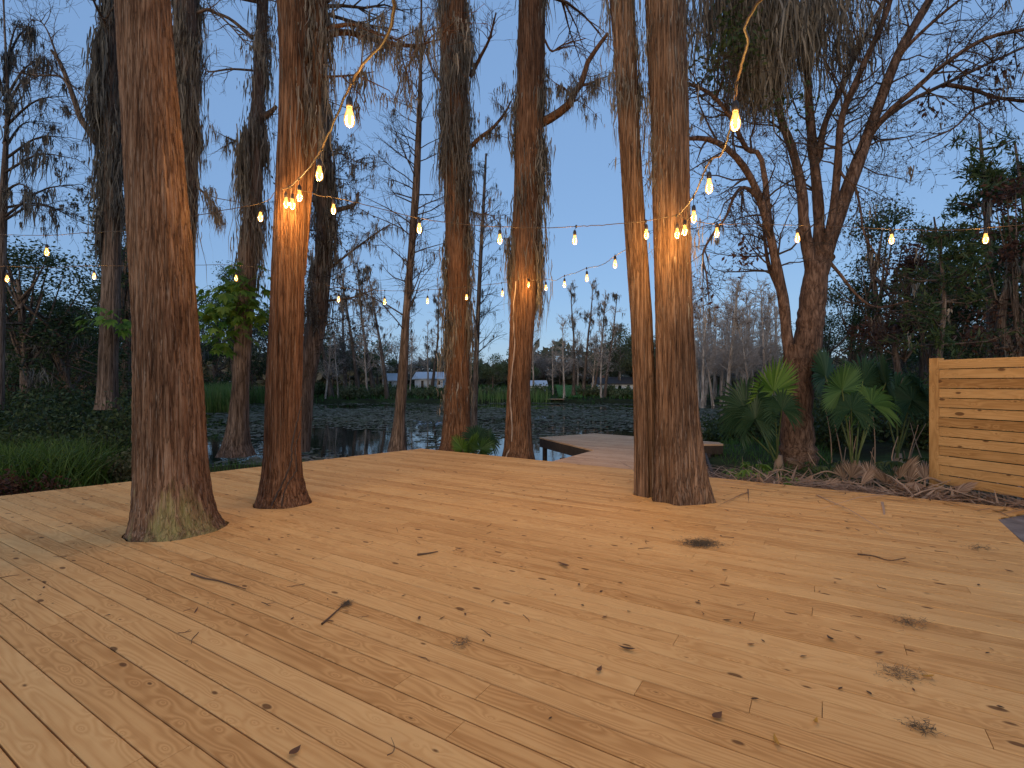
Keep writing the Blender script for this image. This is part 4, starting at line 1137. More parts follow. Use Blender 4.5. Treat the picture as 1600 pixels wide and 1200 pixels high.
for px, Y, h, cw, sd, lb in ((1548, 18, 11.5, 2.3, 71, 'tall pine with a thick grey trunk rising behind the fence'), (1462, 14.5, 6.6, 1.7, 72, 'shorter pine with bright needle tufts, behind the palms near the fence'), (1440, 25, 9.5, 2.4, 73, 'pine with open branches between the spreading tree and the fence'), (1600, 21, 12, 2.5, 74, 'pine at the frame edge behind the fence boards')):
    p = pine(lb, h, cw, sd, 3600); x = (px - 800) / F * Y; p.location = (x, Y, gz(x, Y))
bo = leafy('oak_tree', 'small tree still holding dark red brown leaves, behind the palms', 6.2, 1.3, 75, 'leaf_brown', 1800, .15, trunk_f=.5, lumps=14)
bo.location = ((1405 - 800) / F * 17, 17, gz(13, 17))
bo2 = leafy('oak_tree', 'rusty leaved tree beside the thick pine trunk', 8.2, 1.6, 76, 'leaf_brown', 2000, .15, trunk_f=.35, lumps=16, mossn=6)
bo2.location = ((1590 - 800) / F * 16.5, 16.5, gz(16, 16.5))
# distant wood edge that closes the horizon
mb = MB(); pp = []
for _ in range(24000):
    px = random.uniform(-100, 1700); Y = random.uniform(92, 108); x = (px - 800) / F * Y
    hh = 5.6 + 1.9 * math.sin(x * .09) + 1.3 * math.sin(x * .31) + 1.0 * math.sin(x * .8)
    pp.append((x, Y, gz(x, Y) + hh * random.random() ** 1.15))
leaves(mb, pp, 1.7, flat=.2)
tag(mb.build('distant_woods', M['far_mix']), kind='stuff', label='dim wood closing the view beyond the far shore', cat='woods')

# ================================================================== UNDERGROWTH
def bush(label, px, Y, h, wd, mat, n, size, group=None, seed=0, name='shrub', flat=0.0):
    random.seed(seed + int(px)); x = (px - 800) / F * Y
    root = thing(name, (x, Y, gz(x, Y)), label, 'shrub', group)
    mb = MB(); its = []
    tips = []
    for _ in range(12):
        a = random.random() * 6.28; r = wd * random.uniform(.2, 1); e = Vector((x + math.cos(a) * r, Y + math.sin(a) * r, gz(x, Y) + h * random.uniform(.5, 1) * (1.1 - .5 * r / wd)))
        b = Vector((x + random.gauss(0, .08), Y + random.gauss(0, .08), gz(x, Y) - .05)); its.append(([b, b.lerp(e, .5) + Vector((0, 0, .08 * h)), e], [.015, .01, .004])); tips.append((b, e))
    tubes(mb, its, 3); mb.build('stem', M['twig'], root)
    mb = MB(); pp = []
    for b, e in tips:
        k = n // 12; t = rng.random((k, 1)) ** .6
        pp.append(np.array(b) * (1 - t) + np.array(e) * t + rng.normal(0, wd * .16, (k, 3)) * np.array([1, 1, .7]))
    p = np.concatenate(pp); p[:, 2] = np.maximum(p[:, 2], gz(x, Y) + .03)
    leaves(mb, p, size, flat=flat); mb.build('foliage', M[mat], root)
    return root
random.seed(33)
k = 0
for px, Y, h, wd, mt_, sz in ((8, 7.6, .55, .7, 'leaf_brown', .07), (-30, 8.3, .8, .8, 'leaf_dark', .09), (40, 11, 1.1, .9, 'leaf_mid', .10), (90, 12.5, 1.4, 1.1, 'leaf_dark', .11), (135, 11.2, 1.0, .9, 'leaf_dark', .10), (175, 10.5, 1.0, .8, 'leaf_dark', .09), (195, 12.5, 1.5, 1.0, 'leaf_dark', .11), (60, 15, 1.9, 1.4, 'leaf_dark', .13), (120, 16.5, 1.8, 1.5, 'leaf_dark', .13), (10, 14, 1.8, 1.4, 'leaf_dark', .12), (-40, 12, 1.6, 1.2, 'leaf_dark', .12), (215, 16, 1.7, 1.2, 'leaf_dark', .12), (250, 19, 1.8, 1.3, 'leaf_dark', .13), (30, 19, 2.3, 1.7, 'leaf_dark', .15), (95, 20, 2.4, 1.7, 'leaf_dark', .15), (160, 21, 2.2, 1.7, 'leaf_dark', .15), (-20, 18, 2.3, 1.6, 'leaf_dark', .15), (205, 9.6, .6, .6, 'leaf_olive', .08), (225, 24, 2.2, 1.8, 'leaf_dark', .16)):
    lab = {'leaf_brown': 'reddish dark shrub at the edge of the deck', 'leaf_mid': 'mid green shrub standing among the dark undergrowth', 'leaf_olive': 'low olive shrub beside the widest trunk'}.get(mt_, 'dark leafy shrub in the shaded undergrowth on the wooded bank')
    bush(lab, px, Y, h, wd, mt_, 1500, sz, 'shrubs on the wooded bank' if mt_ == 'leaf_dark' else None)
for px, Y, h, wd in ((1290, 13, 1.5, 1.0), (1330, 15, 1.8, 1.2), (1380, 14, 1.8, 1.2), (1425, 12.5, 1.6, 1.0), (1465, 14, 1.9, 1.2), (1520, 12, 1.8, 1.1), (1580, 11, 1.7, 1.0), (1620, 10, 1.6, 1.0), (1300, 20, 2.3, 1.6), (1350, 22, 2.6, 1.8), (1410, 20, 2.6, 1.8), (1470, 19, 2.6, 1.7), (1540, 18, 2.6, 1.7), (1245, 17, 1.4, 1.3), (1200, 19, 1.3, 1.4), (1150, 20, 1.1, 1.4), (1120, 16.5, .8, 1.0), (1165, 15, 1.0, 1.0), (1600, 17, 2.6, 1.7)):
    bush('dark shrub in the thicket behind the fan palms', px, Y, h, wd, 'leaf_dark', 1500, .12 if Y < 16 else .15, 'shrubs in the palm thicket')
for px in range(470, 1090, 17):
    if 850 < px < 905: continue
    Y = 63 + random.uniform(-1, 3)
    bush('low green shrub on the far waterline', px + random.uniform(-5, 5), Y, random.uniform(1.0, 2.1), random.uniform(.9, 1.7), random.choice(['far_green', 'far_green', 'leaf_olive', 'leaf_mid']), 700, .3, 'shrubs along the far waterline')
# grass and ferns on the near bank
def scatter(n, fx, cond):
    res = []
    while len(res) < n:
        px, Y = fx(); x = (px - 800) / F * Y
        if cond(x, Y): res.append((x, Y, gz(x, Y) - .02))
    return res
def off_deck(x, y):
    p = Vector((x, y, 0)); return (p - KA).dot(nR) > .03 or (p - KA).dot(nL) > .03
def onland(x, y): return lake_d(x, y) < -.15
mb = MB()
p = scatter(9000, lambda: (random.uniform(-120, 480), random.uniform(6.5, 15.5)), lambda x, y: off_deck(x, y) and onland(x, y))
blades(mb, p, .06, .22, .006, bend=.3)
p = scatter(2500, lambda: (random.uniform(1080, 1300), random.uniform(9, 16)), lambda x, y: off_deck(x, y) and onland(x, y) and x > 4.5)
blades(mb, p, .06, .3, .006, bend=.3)
tag(mb.build('grass', M['grass']), kind='stuff', label='short dark grass on the bank around the deck', cat='grass')
mb = MB()
cl = scatter(75, lambda: (random.uniform(-70, 130 if random.random() < .7 else 205), random.uniform(8.0, 11.2)), lambda x, y: off_deck(x, y) and onland(x, y))
for c in cl: blades(mb, np.array(c) + rng.normal(0, 1, (60, 3)) * np.array([.2, .2, 0]), .3, .95, .013, bend=.4, lean=.28)
tag(mb.build('fern_patch', M['fern']), kind='stuff', label='bright green fern-like blades crowding the bank beside the deck', cat='ferns')
mb = MB()
p = scatter(5200, lambda: (random.uniform(318, 470), random.uniform(38, 58)), lambda x, y: -4 < lake_d(x, y) < 2.2)
p = [(a, b, max(c, WATER)) for a, b, c in p]
blades(mb, p, 1.2, 2.6, .03, bend=.15, lean=.1)
p = [(x, 60.5 + random.uniform(-1.5, 1.5), WATER) for x in [(random.uniform(735, 860) - 800) / F * 60.5 for _ in range(500)]]
blades(mb, p, .8, 2.2, .03, bend=.1, lean=.08)
tag(mb.build('reeds', M['reed']), kind='stuff', label='green reeds along the pond margins', cat='reeds')
mb = MB()
p = scatter(5000, lambda: (random.uniform(450, 1250), random.uniform(60, 80)), lambda x, y: onland(x, y))
blades(mb, p, .3, .8, .05, bend=.3)
tag(mb.build('far_grass', M['grass']), kind='stuff', label='rough grass on the far bank', cat='grass')
# lawn strip by the far shed
mb = MB()
lx = [(872 - 800) / F * 64, (910 - 800) / F * 64, (905 - 800) / F * 74, (868 - 800) / F * 74]; ly = [63, 63.5, 74, 74]
g_ = 8; V = []
for i in range(g_ + 1):
    for j in range(g_ + 1):
        a = i / g_; b = j / g_
        x = (lx[0] * (1 - a) + lx[1] * a) * (1 - b) + (lx[3] * (1 - a) + lx[2] * a) * b; y = (ly[0] * (1 - a) + ly[1] * a) * (1 - b) + (ly[3] * (1 - a) + ly[2] * a) * b
        V.append((x, y, gz(x, y) + .15 + .25 * b))
mb.add(V, [(i * 9 + j, (i + 1) * 9 + j, (i + 1) * 9 + j + 1, i * 9 + j + 1) for i in range(8) for j in range(8)])
tag(mb.build('lawn', plain_mat('lawn_green', (.06, .14, .025), 1.0, noise=.3, nsc=1.5)), kind='structure')
# lily pads
mb = MB(); pads = []
for _ in range(60000):
    Y = 13.5 + 46 * random.random() ** 1.25; px = random.uniform(250, 1180); x = (px - 800) / F * Y
    if lake_d(x, Y) < .1: continue
    base = float(np.interp(Y, [13, 18, 22, 27, 42, 47, 60], [.02, .05, .16, .66, .82, .25, .3]))
    dens = base + .42 * math.sin(x * .42 + 1.3 + .6 * math.sin(Y * .3)) * math.sin(Y * .33 + .7) + .2 * math.sin(x * 1.1 + Y * .6)
    if random.random() < dens * .9: pads.append((x, Y))
    if len(pads) > 15000: break
pads = np.array(pads); K = len(pads)
ang = np.linspace(.25, 6.03, 8); rr = (.07 + .13 * rng.random(K) ** 2) * (1 + (pads[:, 1] > 30) * .5); ph = rng.random(K) * 6.28
V = np.zeros((K, 9, 3)); V[:, 0, :2] = pads; V[:, :, 2] = WATER + .006 + rng.random((K, 1)) * .012
V[:, 1:, 0] = pads[:, :1] + rr[:, None] * np.cos(ang[None] + ph[:, None]); V[:, 1:, 1] = pads[:, 1:] + rr[:, None] * np.sin(ang[None] + ph[:, None])
V[:, 1:, 2] += rng.normal(0, .008, (K, 8)) + .01 * (rng.random((K, 1)) < .2)
idx = np.arange(K * 9).reshape(K, 9)
mb.add(V, None, np.concatenate([np.stack([idx[:, 0], idx[:, k], idx[:, k + 1]], 1) for k in range(1, 8)]))
tag(mb.build('lily_pads', M['pad'], smooth=False), kind='stuff', label='dull green and brown lily pads covering much of the pond', cat='lily pads')

# ================================================================== FAN PALMS
def fan_leaf(root, name, base, hub, nrm_tilt, Rr, mat, stalkmat, nseg=42, spanang=2.5, droop=.25, az=0.0, fold=.25):
    """hub = where the blade starts, blade opens away from base"""
    ax = (hub - base).normalized()
    side = ax.cross(Vector((0, 0, 1))); side = side.normalized() if side.length > 1e-3 else Vector((1, 0, 0))
    up = side.cross(ax).normalized()
    M3 = Matrix.Rotation(nrm_tilt, 3, side); ax2 = M3 @ ax
    M4 = Matrix.Rotation(az, 3, ax2); side = M4 @ side; up = M4 @ (M3 @ up)
    mb = MB()
    dth = 2 * spanang / nseg
    for i in range(nseg):
        a = -spanang + dth * (i + .5) + random.gauss(0, .01)
        d = ax2 * math.cos(a) + side * math.sin(a)
        L = Rr * (1 - .28 * abs(a) / spanang) * random.uniform(.93, 1.05)
        pw = (side * math.cos(a) - ax2 * math.sin(a))
        rad = [0.02, .35, .58, .8, 1.0]; hw = [math.tan(dth / 2) * r * Rr * f for r, f in zip(rad, (1, 1, .98, .6, .05))]
        V = []
        dr = droop * random.uniform(.6, 1.5)
        for r, h_ in zip(rad, hw):
            c = hub + d * (L * r) + up * (-fold * abs(math.sin(a)) * 0 + .10 * L * r * (1 - r)) + Vector((0, 0, -dr * L * max(0, r - .45) ** 1.6))
            rdg = up * (h_ * .55)
            V += [c - pw * h_ - rdg, c + rdg * .6, c + pw * h_ - rdg]
        Q = []
        for j in range(4):
            b = j * 3; Q += [(b, b + 1, b + 4, b + 3), (b + 1, b + 2, b + 5, b + 4)]
        mb.add([tuple(v) for v in V], Q)
    lf = mb.build(name, M[mat], root, smooth=False)
    mb = MB(); m = base.lerp(hub, .5) + Vector((0, 0, .06))
    tubes(mb, [(spline([base, m, hub + ax2 * .03], 8), np.linspace(.018, .009, 8))], 5); mb.build('stalk', M[stalkmat], lf)
    return lf
def palm(label, bpx, bpy, Y, fr, mat='palm', group=None):
    """fr: (hub px, hub py, depth, blade radius px, tilt, roll, droop)"""
    b = P(bpx, bpy, Y); b.z = gz(b.x, b.y)
    root = thing('fan_palm', b, label, 'palm', group)
    mb = MB(); tubes(mb, [([b + Vector((0, 0, -.1)), b + Vector((.01, 0, .12)), b + Vector((.02, 0, .3))], [.09, .085, .05])], 9, cap=True)
    mb.build('trunk', M['dry'], root)
    for (hx, hy, hY, rp, tilt, roll, dr, mt2) in fr:
        h = P(hx, hy, hY)
        fan_leaf(root, 'frond', b + Vector((random.gauss(0, .03), random.gauss(0, .03), .2)), h, tilt, .86 * rp / F * hY, mt2 or mat, 'stalk', droop=dr, az=roll)
    return root
random.seed(4)
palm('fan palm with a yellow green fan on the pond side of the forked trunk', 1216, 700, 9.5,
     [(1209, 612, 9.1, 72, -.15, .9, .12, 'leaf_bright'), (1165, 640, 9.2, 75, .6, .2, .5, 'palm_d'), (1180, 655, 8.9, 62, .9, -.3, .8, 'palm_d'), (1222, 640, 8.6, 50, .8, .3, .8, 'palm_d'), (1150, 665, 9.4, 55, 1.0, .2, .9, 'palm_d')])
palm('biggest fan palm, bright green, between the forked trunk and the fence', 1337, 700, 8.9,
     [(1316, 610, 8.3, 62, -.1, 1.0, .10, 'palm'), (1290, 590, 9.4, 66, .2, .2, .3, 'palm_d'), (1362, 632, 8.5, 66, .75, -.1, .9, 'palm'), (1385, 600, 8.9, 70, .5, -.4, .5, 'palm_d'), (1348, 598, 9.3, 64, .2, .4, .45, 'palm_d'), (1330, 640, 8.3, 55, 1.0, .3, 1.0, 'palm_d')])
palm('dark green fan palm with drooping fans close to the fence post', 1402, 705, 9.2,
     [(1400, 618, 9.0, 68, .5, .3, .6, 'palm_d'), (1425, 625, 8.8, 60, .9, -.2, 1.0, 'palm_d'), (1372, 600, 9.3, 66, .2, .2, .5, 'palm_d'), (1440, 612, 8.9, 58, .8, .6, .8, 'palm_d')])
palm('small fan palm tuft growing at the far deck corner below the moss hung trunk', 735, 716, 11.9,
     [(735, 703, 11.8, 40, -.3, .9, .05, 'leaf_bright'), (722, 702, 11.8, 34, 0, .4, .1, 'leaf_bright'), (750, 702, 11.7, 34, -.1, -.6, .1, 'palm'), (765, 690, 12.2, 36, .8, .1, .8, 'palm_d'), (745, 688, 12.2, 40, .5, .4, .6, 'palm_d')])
# broad leaved plants at the foot of the palms
def arum(label, px, py, Y, n, h, group=None, mat='leaf_bright'):
    b = P(px, py, Y); b.z = gz(b.x, b.y)
    root = thing('leafy_plant', b, label, 'plant', group)
    mbl = MB(); its = []
    for _ in range(n):
        a = random.random() * 6.28; r = random.uniform(.1, .35); hh = h * random.uniform(.5, 1)
        e = b + Vector((math.cos(a) * r, math.sin(a) * r, hh)); its.append(([b, b.lerp(e, .5) + Vector((0, 0, .04)), e], [.008, .006, .004]))
        d = Vector((math.cos(a), math.sin(a), -.4)).normalized(); s = Vector((-d.y, d.x, 0)).normalized(); L = random.uniform(.12, .24)
        for k in range(-2, 3):
            dd = (d * math.cos(k * .55) + s * math.sin(k * .55)); l = L * (1 - .13 * abs(k)); sw = dd.cross(Vector((0, 0, 1))).normalized() * l * .16
            mbl.add([e, e + dd * l * .5 + sw + Vector((0, 0, .01)), e + dd * l + Vector((0, 0, -.05)), e + dd * l * .5 - sw + Vector((0, 0, .01))], [(0, 1, 2, 3)])
    mb = MB(); tubes(mb, its, 4); mb.build('stem', M['stalk'], root); mbl.build('foliage', M[mat], root, smooth=False)
    return root
for px, py, Y, n, h, lb in ((1178, 745, 8.6, 14, .42, 'bright lobed leaf plant in the litter beside the deck, tallest of its patch'), (1205, 760, 8.2, 8, .22, 'small bright seedling plant low at the deck edge near the double trunk'), (1160, 742, 9.2, 8, .3, 'loose pale green plant between the bench and the lobed leaf plant'), (1290, 735, 8.6, 7, .45, 'broad leaved plant beside the foot of the forked trunk'), (1395, 740, 8.3, 7, .4, 'upright broad leaf plant among the dry fronds'), (1440, 745, 8.0, 6, .4, 'yellowing leaf plant right beside the fence post')):
    arum(lb, px, py, Y, n, h, mat='leaf_mid' if px > 1250 else 'leaf_bright')
# dry fronds lying along the deck edge
random.seed(8)
GD = 'dry palm fronds heaped along the deck edge'
DF = [(1318, 735, 8.3, 35, 'dry fan frond leaning against the forked trunk foot', 1.2), (1270, 752, 8.2, 30, None, 0), (1300, 760, 7.9, 34, None, 0), (1345, 768, 7.6, 32, None, 0), (1385, 770, 7.5, 34, None, 0), (1405, 745, 7.6, 46, 'pale dry frond standing up like an open hand beside the fence', 1.3), (1430, 775, 7.2, 34, None, 0), (1465, 780, 6.95, 34, None, 0), (1240, 755, 8.6, 28, None, 0), (1420, 765, 7.5, 36, None, .4), (1495, 785, 6.8, 30, None, 0), (1330, 755, 8.1, 34, None, .3), (1445, 760, 7.5, 36, None, .8), (1360, 758, 8.0, 34, None, .2), (1285, 768, 7.75, 30, None, 0), (1255, 745, 8.9, 30, None, .1)]
for px, py, Y, rp, lb, tilt in DF:
    c = P(px, py, Y); c.z = gz(c.x, c.y) + random.uniform(.10, .24)
    root = thing('dry_frond', c, lb or 'brown dried palm frond lying in the heap of fronds along the deck edge', 'palm frond', GD if not lb else None)
    a = random.uniform(2.6, 3.9) if random.random() < .5 else random.uniform(-.6, .6)
    d = Vector((math.cos(a), math.sin(a) * .4, 0.05 if not tilt else tilt)).normalized()
    b = c - d * random.uniform(.4, .8) if not tilt else c - Vector((random.gauss(0, .1), random.gauss(0, .1), .12))
    for q_ in (b, c):
        s_ = (Vector((q_.x, q_.y, 0)) - KA).dot(nR)
        if s_ < .42: q_ += nR * (.42 - s_)
    b.z = max(b.z, gz(b.x, b.y) + .02)
    fan_leaf(root, 'blade', b, c, random.choice((-1, 1)) * random.uniform(.35, 1.0) if not tilt else random.gauss(0, .15), 1.12 * rp / F * Y, 'dry', 'dry', nseg=22, spanang=random.uniform(.6, 1.3), droop=.15 if tilt else .08, az=random.uniform(-.6, .6) if tilt else random.uniform(-.3, .3))
mb = MB(); pp = []
for _ in range(1500):
    t = random.random(); q = KA.lerp(KB, .55 + .62 * t) + nR * (.05 + abs(random.gauss(0, .45)))
    pp.append((q.x, q.y, gz(q.x, q.y) + abs(random.gauss(0, .05))))
blades(mb, pp, .10, .38, .017, bend=1.2, lean=2.4)
tag(mb.build('leaf_litter', M['dry']), kind='stuff', label='loose dry palm strips littering the ground along the deck edge', cat='leaf litter')
# bare sticks in the thicket
random.seed(12)
for i in range(16):
    px = random.uniform(1290, 1450); Y = random.uniform(8.2, 10.5); b = P(px, 720, Y); b.z = gz(b.x, b.y)
    e = b + Vector((random.gauss(0, .3), random.gauss(0, .2), random.uniform(.4, 1.1)))
    mb = MB(); tubes(mb, [(spline([b, b.lerp(e, .5) + Vector((random.gauss(0, .08), 0, 0)), e], 7), np.linspace(.014, .006, 7))], 5)
    o = mb.build('dead_stick', M['dry']); tag(o, 'thin dead stalk poking up in the palm thicket', 'stick', 'dead stalks in the palm thicket')

# ================================================================== FAR HOUSES
def house(label, x0, x1, Y, base, eave, ridge, depth, wallm, roofm, doors, chim=None, gable='x'):
    X0, X1 = (x0 - 800) / F * Y, (x1 - 800) / F * Y
    root = thing('house', ((X0 + X1) / 2, Y, base), label, 'house')
    def box(a, b):
        v = [(x, y, z) for x in (a[0], b[0]) for y in (a[1], b[1]) for z in (a[2], b[2])]
        return v, [(0, 1, 3, 2), (4, 6, 7, 5), (0, 4, 5, 1), (2, 3, 7, 6), (0, 2, 6, 4), (1, 5, 7, 3)]
    mb = MB(); mb.add(*box((X0, Y, base - .5), (X1, Y + depth, eave)))
    ym = Y + depth / 2
    mb.add([(X0, Y, eave), (X0, Y + depth, eave), (X0, ym, ridge - .06), (X1, Y, eave), (X1, Y + depth, eave), (X1, ym, ridge - .06)], None, [(0, 1, 2), (3, 5, 4)])
    mb.build('wall', M[wallm], root, smooth=False)
    mb = MB(); o = .35; sl = (ridge - eave) / (depth / 2)
    for s in (-1, 1):
        ye = Y - o if s < 0 else Y + depth + o; ze = eave - o * sl + .03
        a = [(X0 - o, ye, ze), (X1 + o, ye, ze), (X1 + o, ym, ridge + .03), (X0 - o, ym, ridge + .03)]
        mb.add(a + [(x, y, z + .12) for x, y, z in a], [(0, 1, 2, 3), (7, 6, 5, 4), (0, 4, 5, 1), (1, 5, 6, 2), (3, 7, 4, 0)])
    rf = mb.build('roof', M[roofm], root, smooth=False)
    for (a, b, z0, z1, kind) in doors:
        xa, xb = (a - 800) / F * Y, (b - 800) / F * Y
        mb = MB(); mb.add(*box((xa, Y - .05, z0), (xb, Y + .02, z1))); ob = mb.build(kind, M['dark_glass'], root, smooth=False)
        mb = MB()
        for q in (box((xa - .08, Y - .07, z0), (xa - .003, Y - .003, z1)), box((xb + .003, Y - .07, z0), (xb + .08, Y - .003, z1)), box((xa - .08, Y - .07, z1 + .003), (xb + .08, Y - .003, z1 + .1))): mb.add(*q)
        mb.build('frame', M['white'], ob, smooth=False)
    if chim:
        a, b, z1 = chim; xa, xb = (a - 800) / F * Y, (b - 800) / F * Y
        mb = MB(); mb.add(*box((xa, ym - .5, eave), (xb, ym + .4, z1))); mb.build('chimney', M['brick'], rf, smooth=False)
    return root
house('white house with a pale metal roof seen between trunks across the pond', 648, 692, 74, .95, 2.25, 3.2, 6, 'white', 'metal_roof', [(658, 662, 1.0, 2.0, 'door'), (674, 678, 1.4, 2.0, 'window'), (684, 688, 1.4, 2.0, 'window')])
house('white outbuilding with a pale sloping roof, left of the larger white house', 601, 622, 80, 1.0, 2.05, 3.1, 5, 'white', 'metal_roof', [(608, 612, 1.0, 1.9, 'door')])
house('small cream shed with a low roof at the far waterline beside a little jetty', 822, 852, 68, .1, 1.26, 1.85, 4, 'white', 'metal_roof', [(835, 841, .2, 1.1, 'door')])
house('long low white house with brick chimney and dark roof across the pond', 935, 1000, 72, .35, 1.5, 2.4, 7, 'white', 'dark_roof', [(952, 957, .8, 1.3, 'window'), (966, 971, .8, 1.3, 'window'), (980, 984, .45, 1.35, 'door'), (990, 995, .8, 1.3, 'window')], chim=(944, 951, 2.75))
jt = thing('jetty', P(868, 622, 61), 'small dark jetty sticking out from the far bank beside the shed', 'jetty')
mb = MB(); a = P(853, 0, 60); b = P(882, 0, 60)
for k in range(6): board(mb, Vector((a.x, 60 + k * .16, -.28)), Vector((1, 0, 0)), Vector((0, 1, 0)), Vector((0, 0, 1)), b.x - a.x, .15, .05, random.random())
mb.build('decking', M['dock'], jt, smooth=False)
for k in (0.05, .5, .95):
    x = a.x + (b.x - a.x) * k; mb = MB(); tubes(mb, [([Vector((x, 60.4, -1.6)), Vector((x, 60.4, -.9)), Vector((x, 60.4, -.335))], [.08] * 3)], 6); mb.build('post', M['dark_wood'], jt)

# ================================================================== STRING LIGHTS
BULB_W = 22.0
def lathe(mb, prof, c, n=12):
    ang = np.arange(n) * 2 * np.pi / n; k = len(prof)
    V = np.array([[(c.x + r * math.cos(t), c.y + r * math.sin(t), c.z + z) for t in ang] for r, z in prof])
    idx = np.arange(k * n).reshape(k, n); a = idx[:-1]; b = idx[1:]
    mb.add(V, np.stack([a, np.roll(a, -1, 1), np.roll(b, -1, 1), b], -1).reshape(-1, 4))
GLASS = [(.0005, -.068), (.014, -.066), (.026, -.056), (.0325, -.036), (.031, -.012), (.025, .012), (.018, .034), (.0145, .052)]
SOCK = [(.0135, .050), (.019, .051), (.0205, .060), (.0205, .085), (.016, .106), (.008, .116), (.0005, .117)]
NB = 0
def string_light(label, nodes, bulbs, r=.0048, loops=()):
    """nodes: cord points (px, py, depth); bulbs: (px, py, depth, cord y) bulb centre and where it leaves the cord"""
    global NB
    pts = [n if isinstance(n, Vector) else P(*n) for n in nodes]
    root = thing('string_lights', pts[0], label, 'string lights')
    mb = MB(); S = spline(pts, max(24, len(pts) * 10))
    S[1:-1] += rng.normal(0, .0025, (len(S) - 2, 3))
    tubes(mb, [(S, [r] * len(S))], 6); 
    mb.build('cord', M['cord'], root)
    for b in bulbs:
        c = Vector(b) if isinstance(b, Vector) else P(*b[:3])
        sk = None
        # nearest cord point
        dd = np.linalg.norm(S - np.array(c + Vector((0, 0, .2))), axis=1); q = Vector(S[int(np.argmin(dd))])
        mb = MB(); lathe(mb, SOCK, c)
        top = c + Vector((0, 0, .116))
        if q.z > top.z + .01: tubes(mb, [([top, top.lerp(q, .5), q], [.0032] * 3)], 5)
        else: tubes(mb, [([top, top + Vector((0, 0, .03)), q], [.0032] * 3)], 5)
        lathe(mb, [(.0005, -.022), (.010, -.020), (.012, 0), (.010, .016), (.0005, .018)], q, 8)
        sk = mb.build('socket', M['socket'], root)
        mb = MB(); lathe(mb, GLASS, c, 14); gl = mb.build('bulb', M['glow'], root)
        mb = MB(); lathe(mb, [(.0005, -.045), (.009, -.038), (.0125, -.01), (.010, .02), (.004, .038), (.0005, .04)], c, 8); mb.build('filament', M['filament'], gl)
        l = bpy.data.lights.new('bulb_light', 'POINT'); l.energy = BULB_W; l.color = (1.0, .60, .215); l.shadow_soft_size = .035
        lo = bpy.data.objects.new('bulb_light', l); COL.objects.link(lo); lo.location = c - root.location + Vector((0, 0, -.005)); lo.parent = root
        NB += 1
string_light('string of amber bulbs swooping from overhead down to the reddish cypress', [Vector((-.95, -4.2, 3.35)), Vector((-.85, -2.4, 3.0)), Vector((-.72, -.6, 2.84)), Vector((-.60, .9, 2.86)), (615, 0, 2.1), (553, 122, 3.0), (515, 205, 4.0), (499, 238, 4.4), (478, 268, 5.2), (455, 290, 6.0), (440, 296, 6.15)],
             [Vector((-.9, -3.2, 2.92)), Vector((-.8, -1.7, 2.7)), Vector((-.7, -.2, 2.62)), Vector((-.57, 1.25, 2.70)), (546, 181, 3.0), (499, 270, 4.3), (468, 305, 5.6), (457, 318, 6.0), (447, 316, 6.05)], r=.0085)
string_light('string of amber bulbs swooping from overhead down to the double cypress', [Vector((1.75, -4.2, 3.4)), Vector((1.58, -2.4, 3.05)), Vector((1.40, -.6, 2.88)), Vector((1.22, .9, 2.9)), (1190, 0, 2.2), (1168, 70, 2.7), (1152, 128, 3.1), (1144, 190, 3.4), (1128, 240, 4.0), (1110, 250, 4.2), (1096, 280, 4.7), (1084, 306, 5.2), (1062, 334, 6.0), (1050, 338, 6.15)],
             [Vector((1.65, -3.2, 2.97)), Vector((1.5, -1.7, 2.74)), Vector((1.35, -.2, 2.67)), Vector((1.18, 1.25, 2.75)), (1149, 187, 3.1), (1108, 290, 4.2), (1084, 338, 5.2), (1070, 359, 5.9), (1058, 364, 6.1)], r=.0085)
string_light('near straight string of bulbs stretched between the reddish cypress and the double cypress', [(462, 294, 6.15), (500, 306, 6.3), (521, 308, 6.3), (590, 325, 6.3), (655, 341, 6.3), (720, 350, 6.3), (781, 354, 6.3), (840, 356, 6.3), (898, 354, 6.3), (960, 350, 6.3), (1010, 345, 6.25), (1045, 338, 6.18)],
             [(521, 326, 6.3), (655, 356, 6.3), (781, 373, 6.3), (898, 374, 6.3), (1010, 365, 6.25)])
string_light('string of bulbs running from the double cypress out past the fence', [(1062, 338, 6.15), (1090, 346, 6.3), (1120, 350, 6.4), (1180, 350, 6.4), (1246, 352, 6.4), (1320, 354, 6.4), (1393, 358, 6.4), (1470, 360, 6.3), (1540, 356, 6.2), (1620, 348, 6.1), (1720, 330, 6)],
             [(1120, 363, 6.4), (1246, 371, 6.4), (1393, 373, 6.4), (1540, 372, 6.2), (1690, 356, 6.0)])
string_light('string of bulbs leading from the reddish cypress behind the widest trunk to the frame edge', [(430, 300, 6.3), (407, 317, 6.5), (300, 338, 6.9), (250, 352, 7.2), (190, 361, 7.5), (125, 364, 7.8), (73, 368, 8.0), (0, 366, 8.3), (-90, 358, 8.6)],
             [(407, 338, 6.5), (250, 372, 7.2), (73, 393, 8.0), (-70, 383, 8.5)])
string_light('low string of bulbs sagging behind the trunks to the cypress with the crooked limb', [(-60, 412, 9.2), (11, 416, 9.4), (80, 418, 9.6), (147, 415, 9.8), (250, 416, 10), (369, 414, 10.2), (450, 430, 10.4), (529, 449, 10.6), (601, 454, 10.8), (668, 453, 11), (729, 448, 11.2), (785, 442, 11.4), (815, 436, 11.55)],
             [(11, 435, 9.4), (147, 431, 9.8), (250, 434, 10), (369, 434, 10.2), (529, 467, 10.6), (601, 471, 10.8), (668, 470, 11), (729, 464, 11.2), (785, 458, 11.4)])
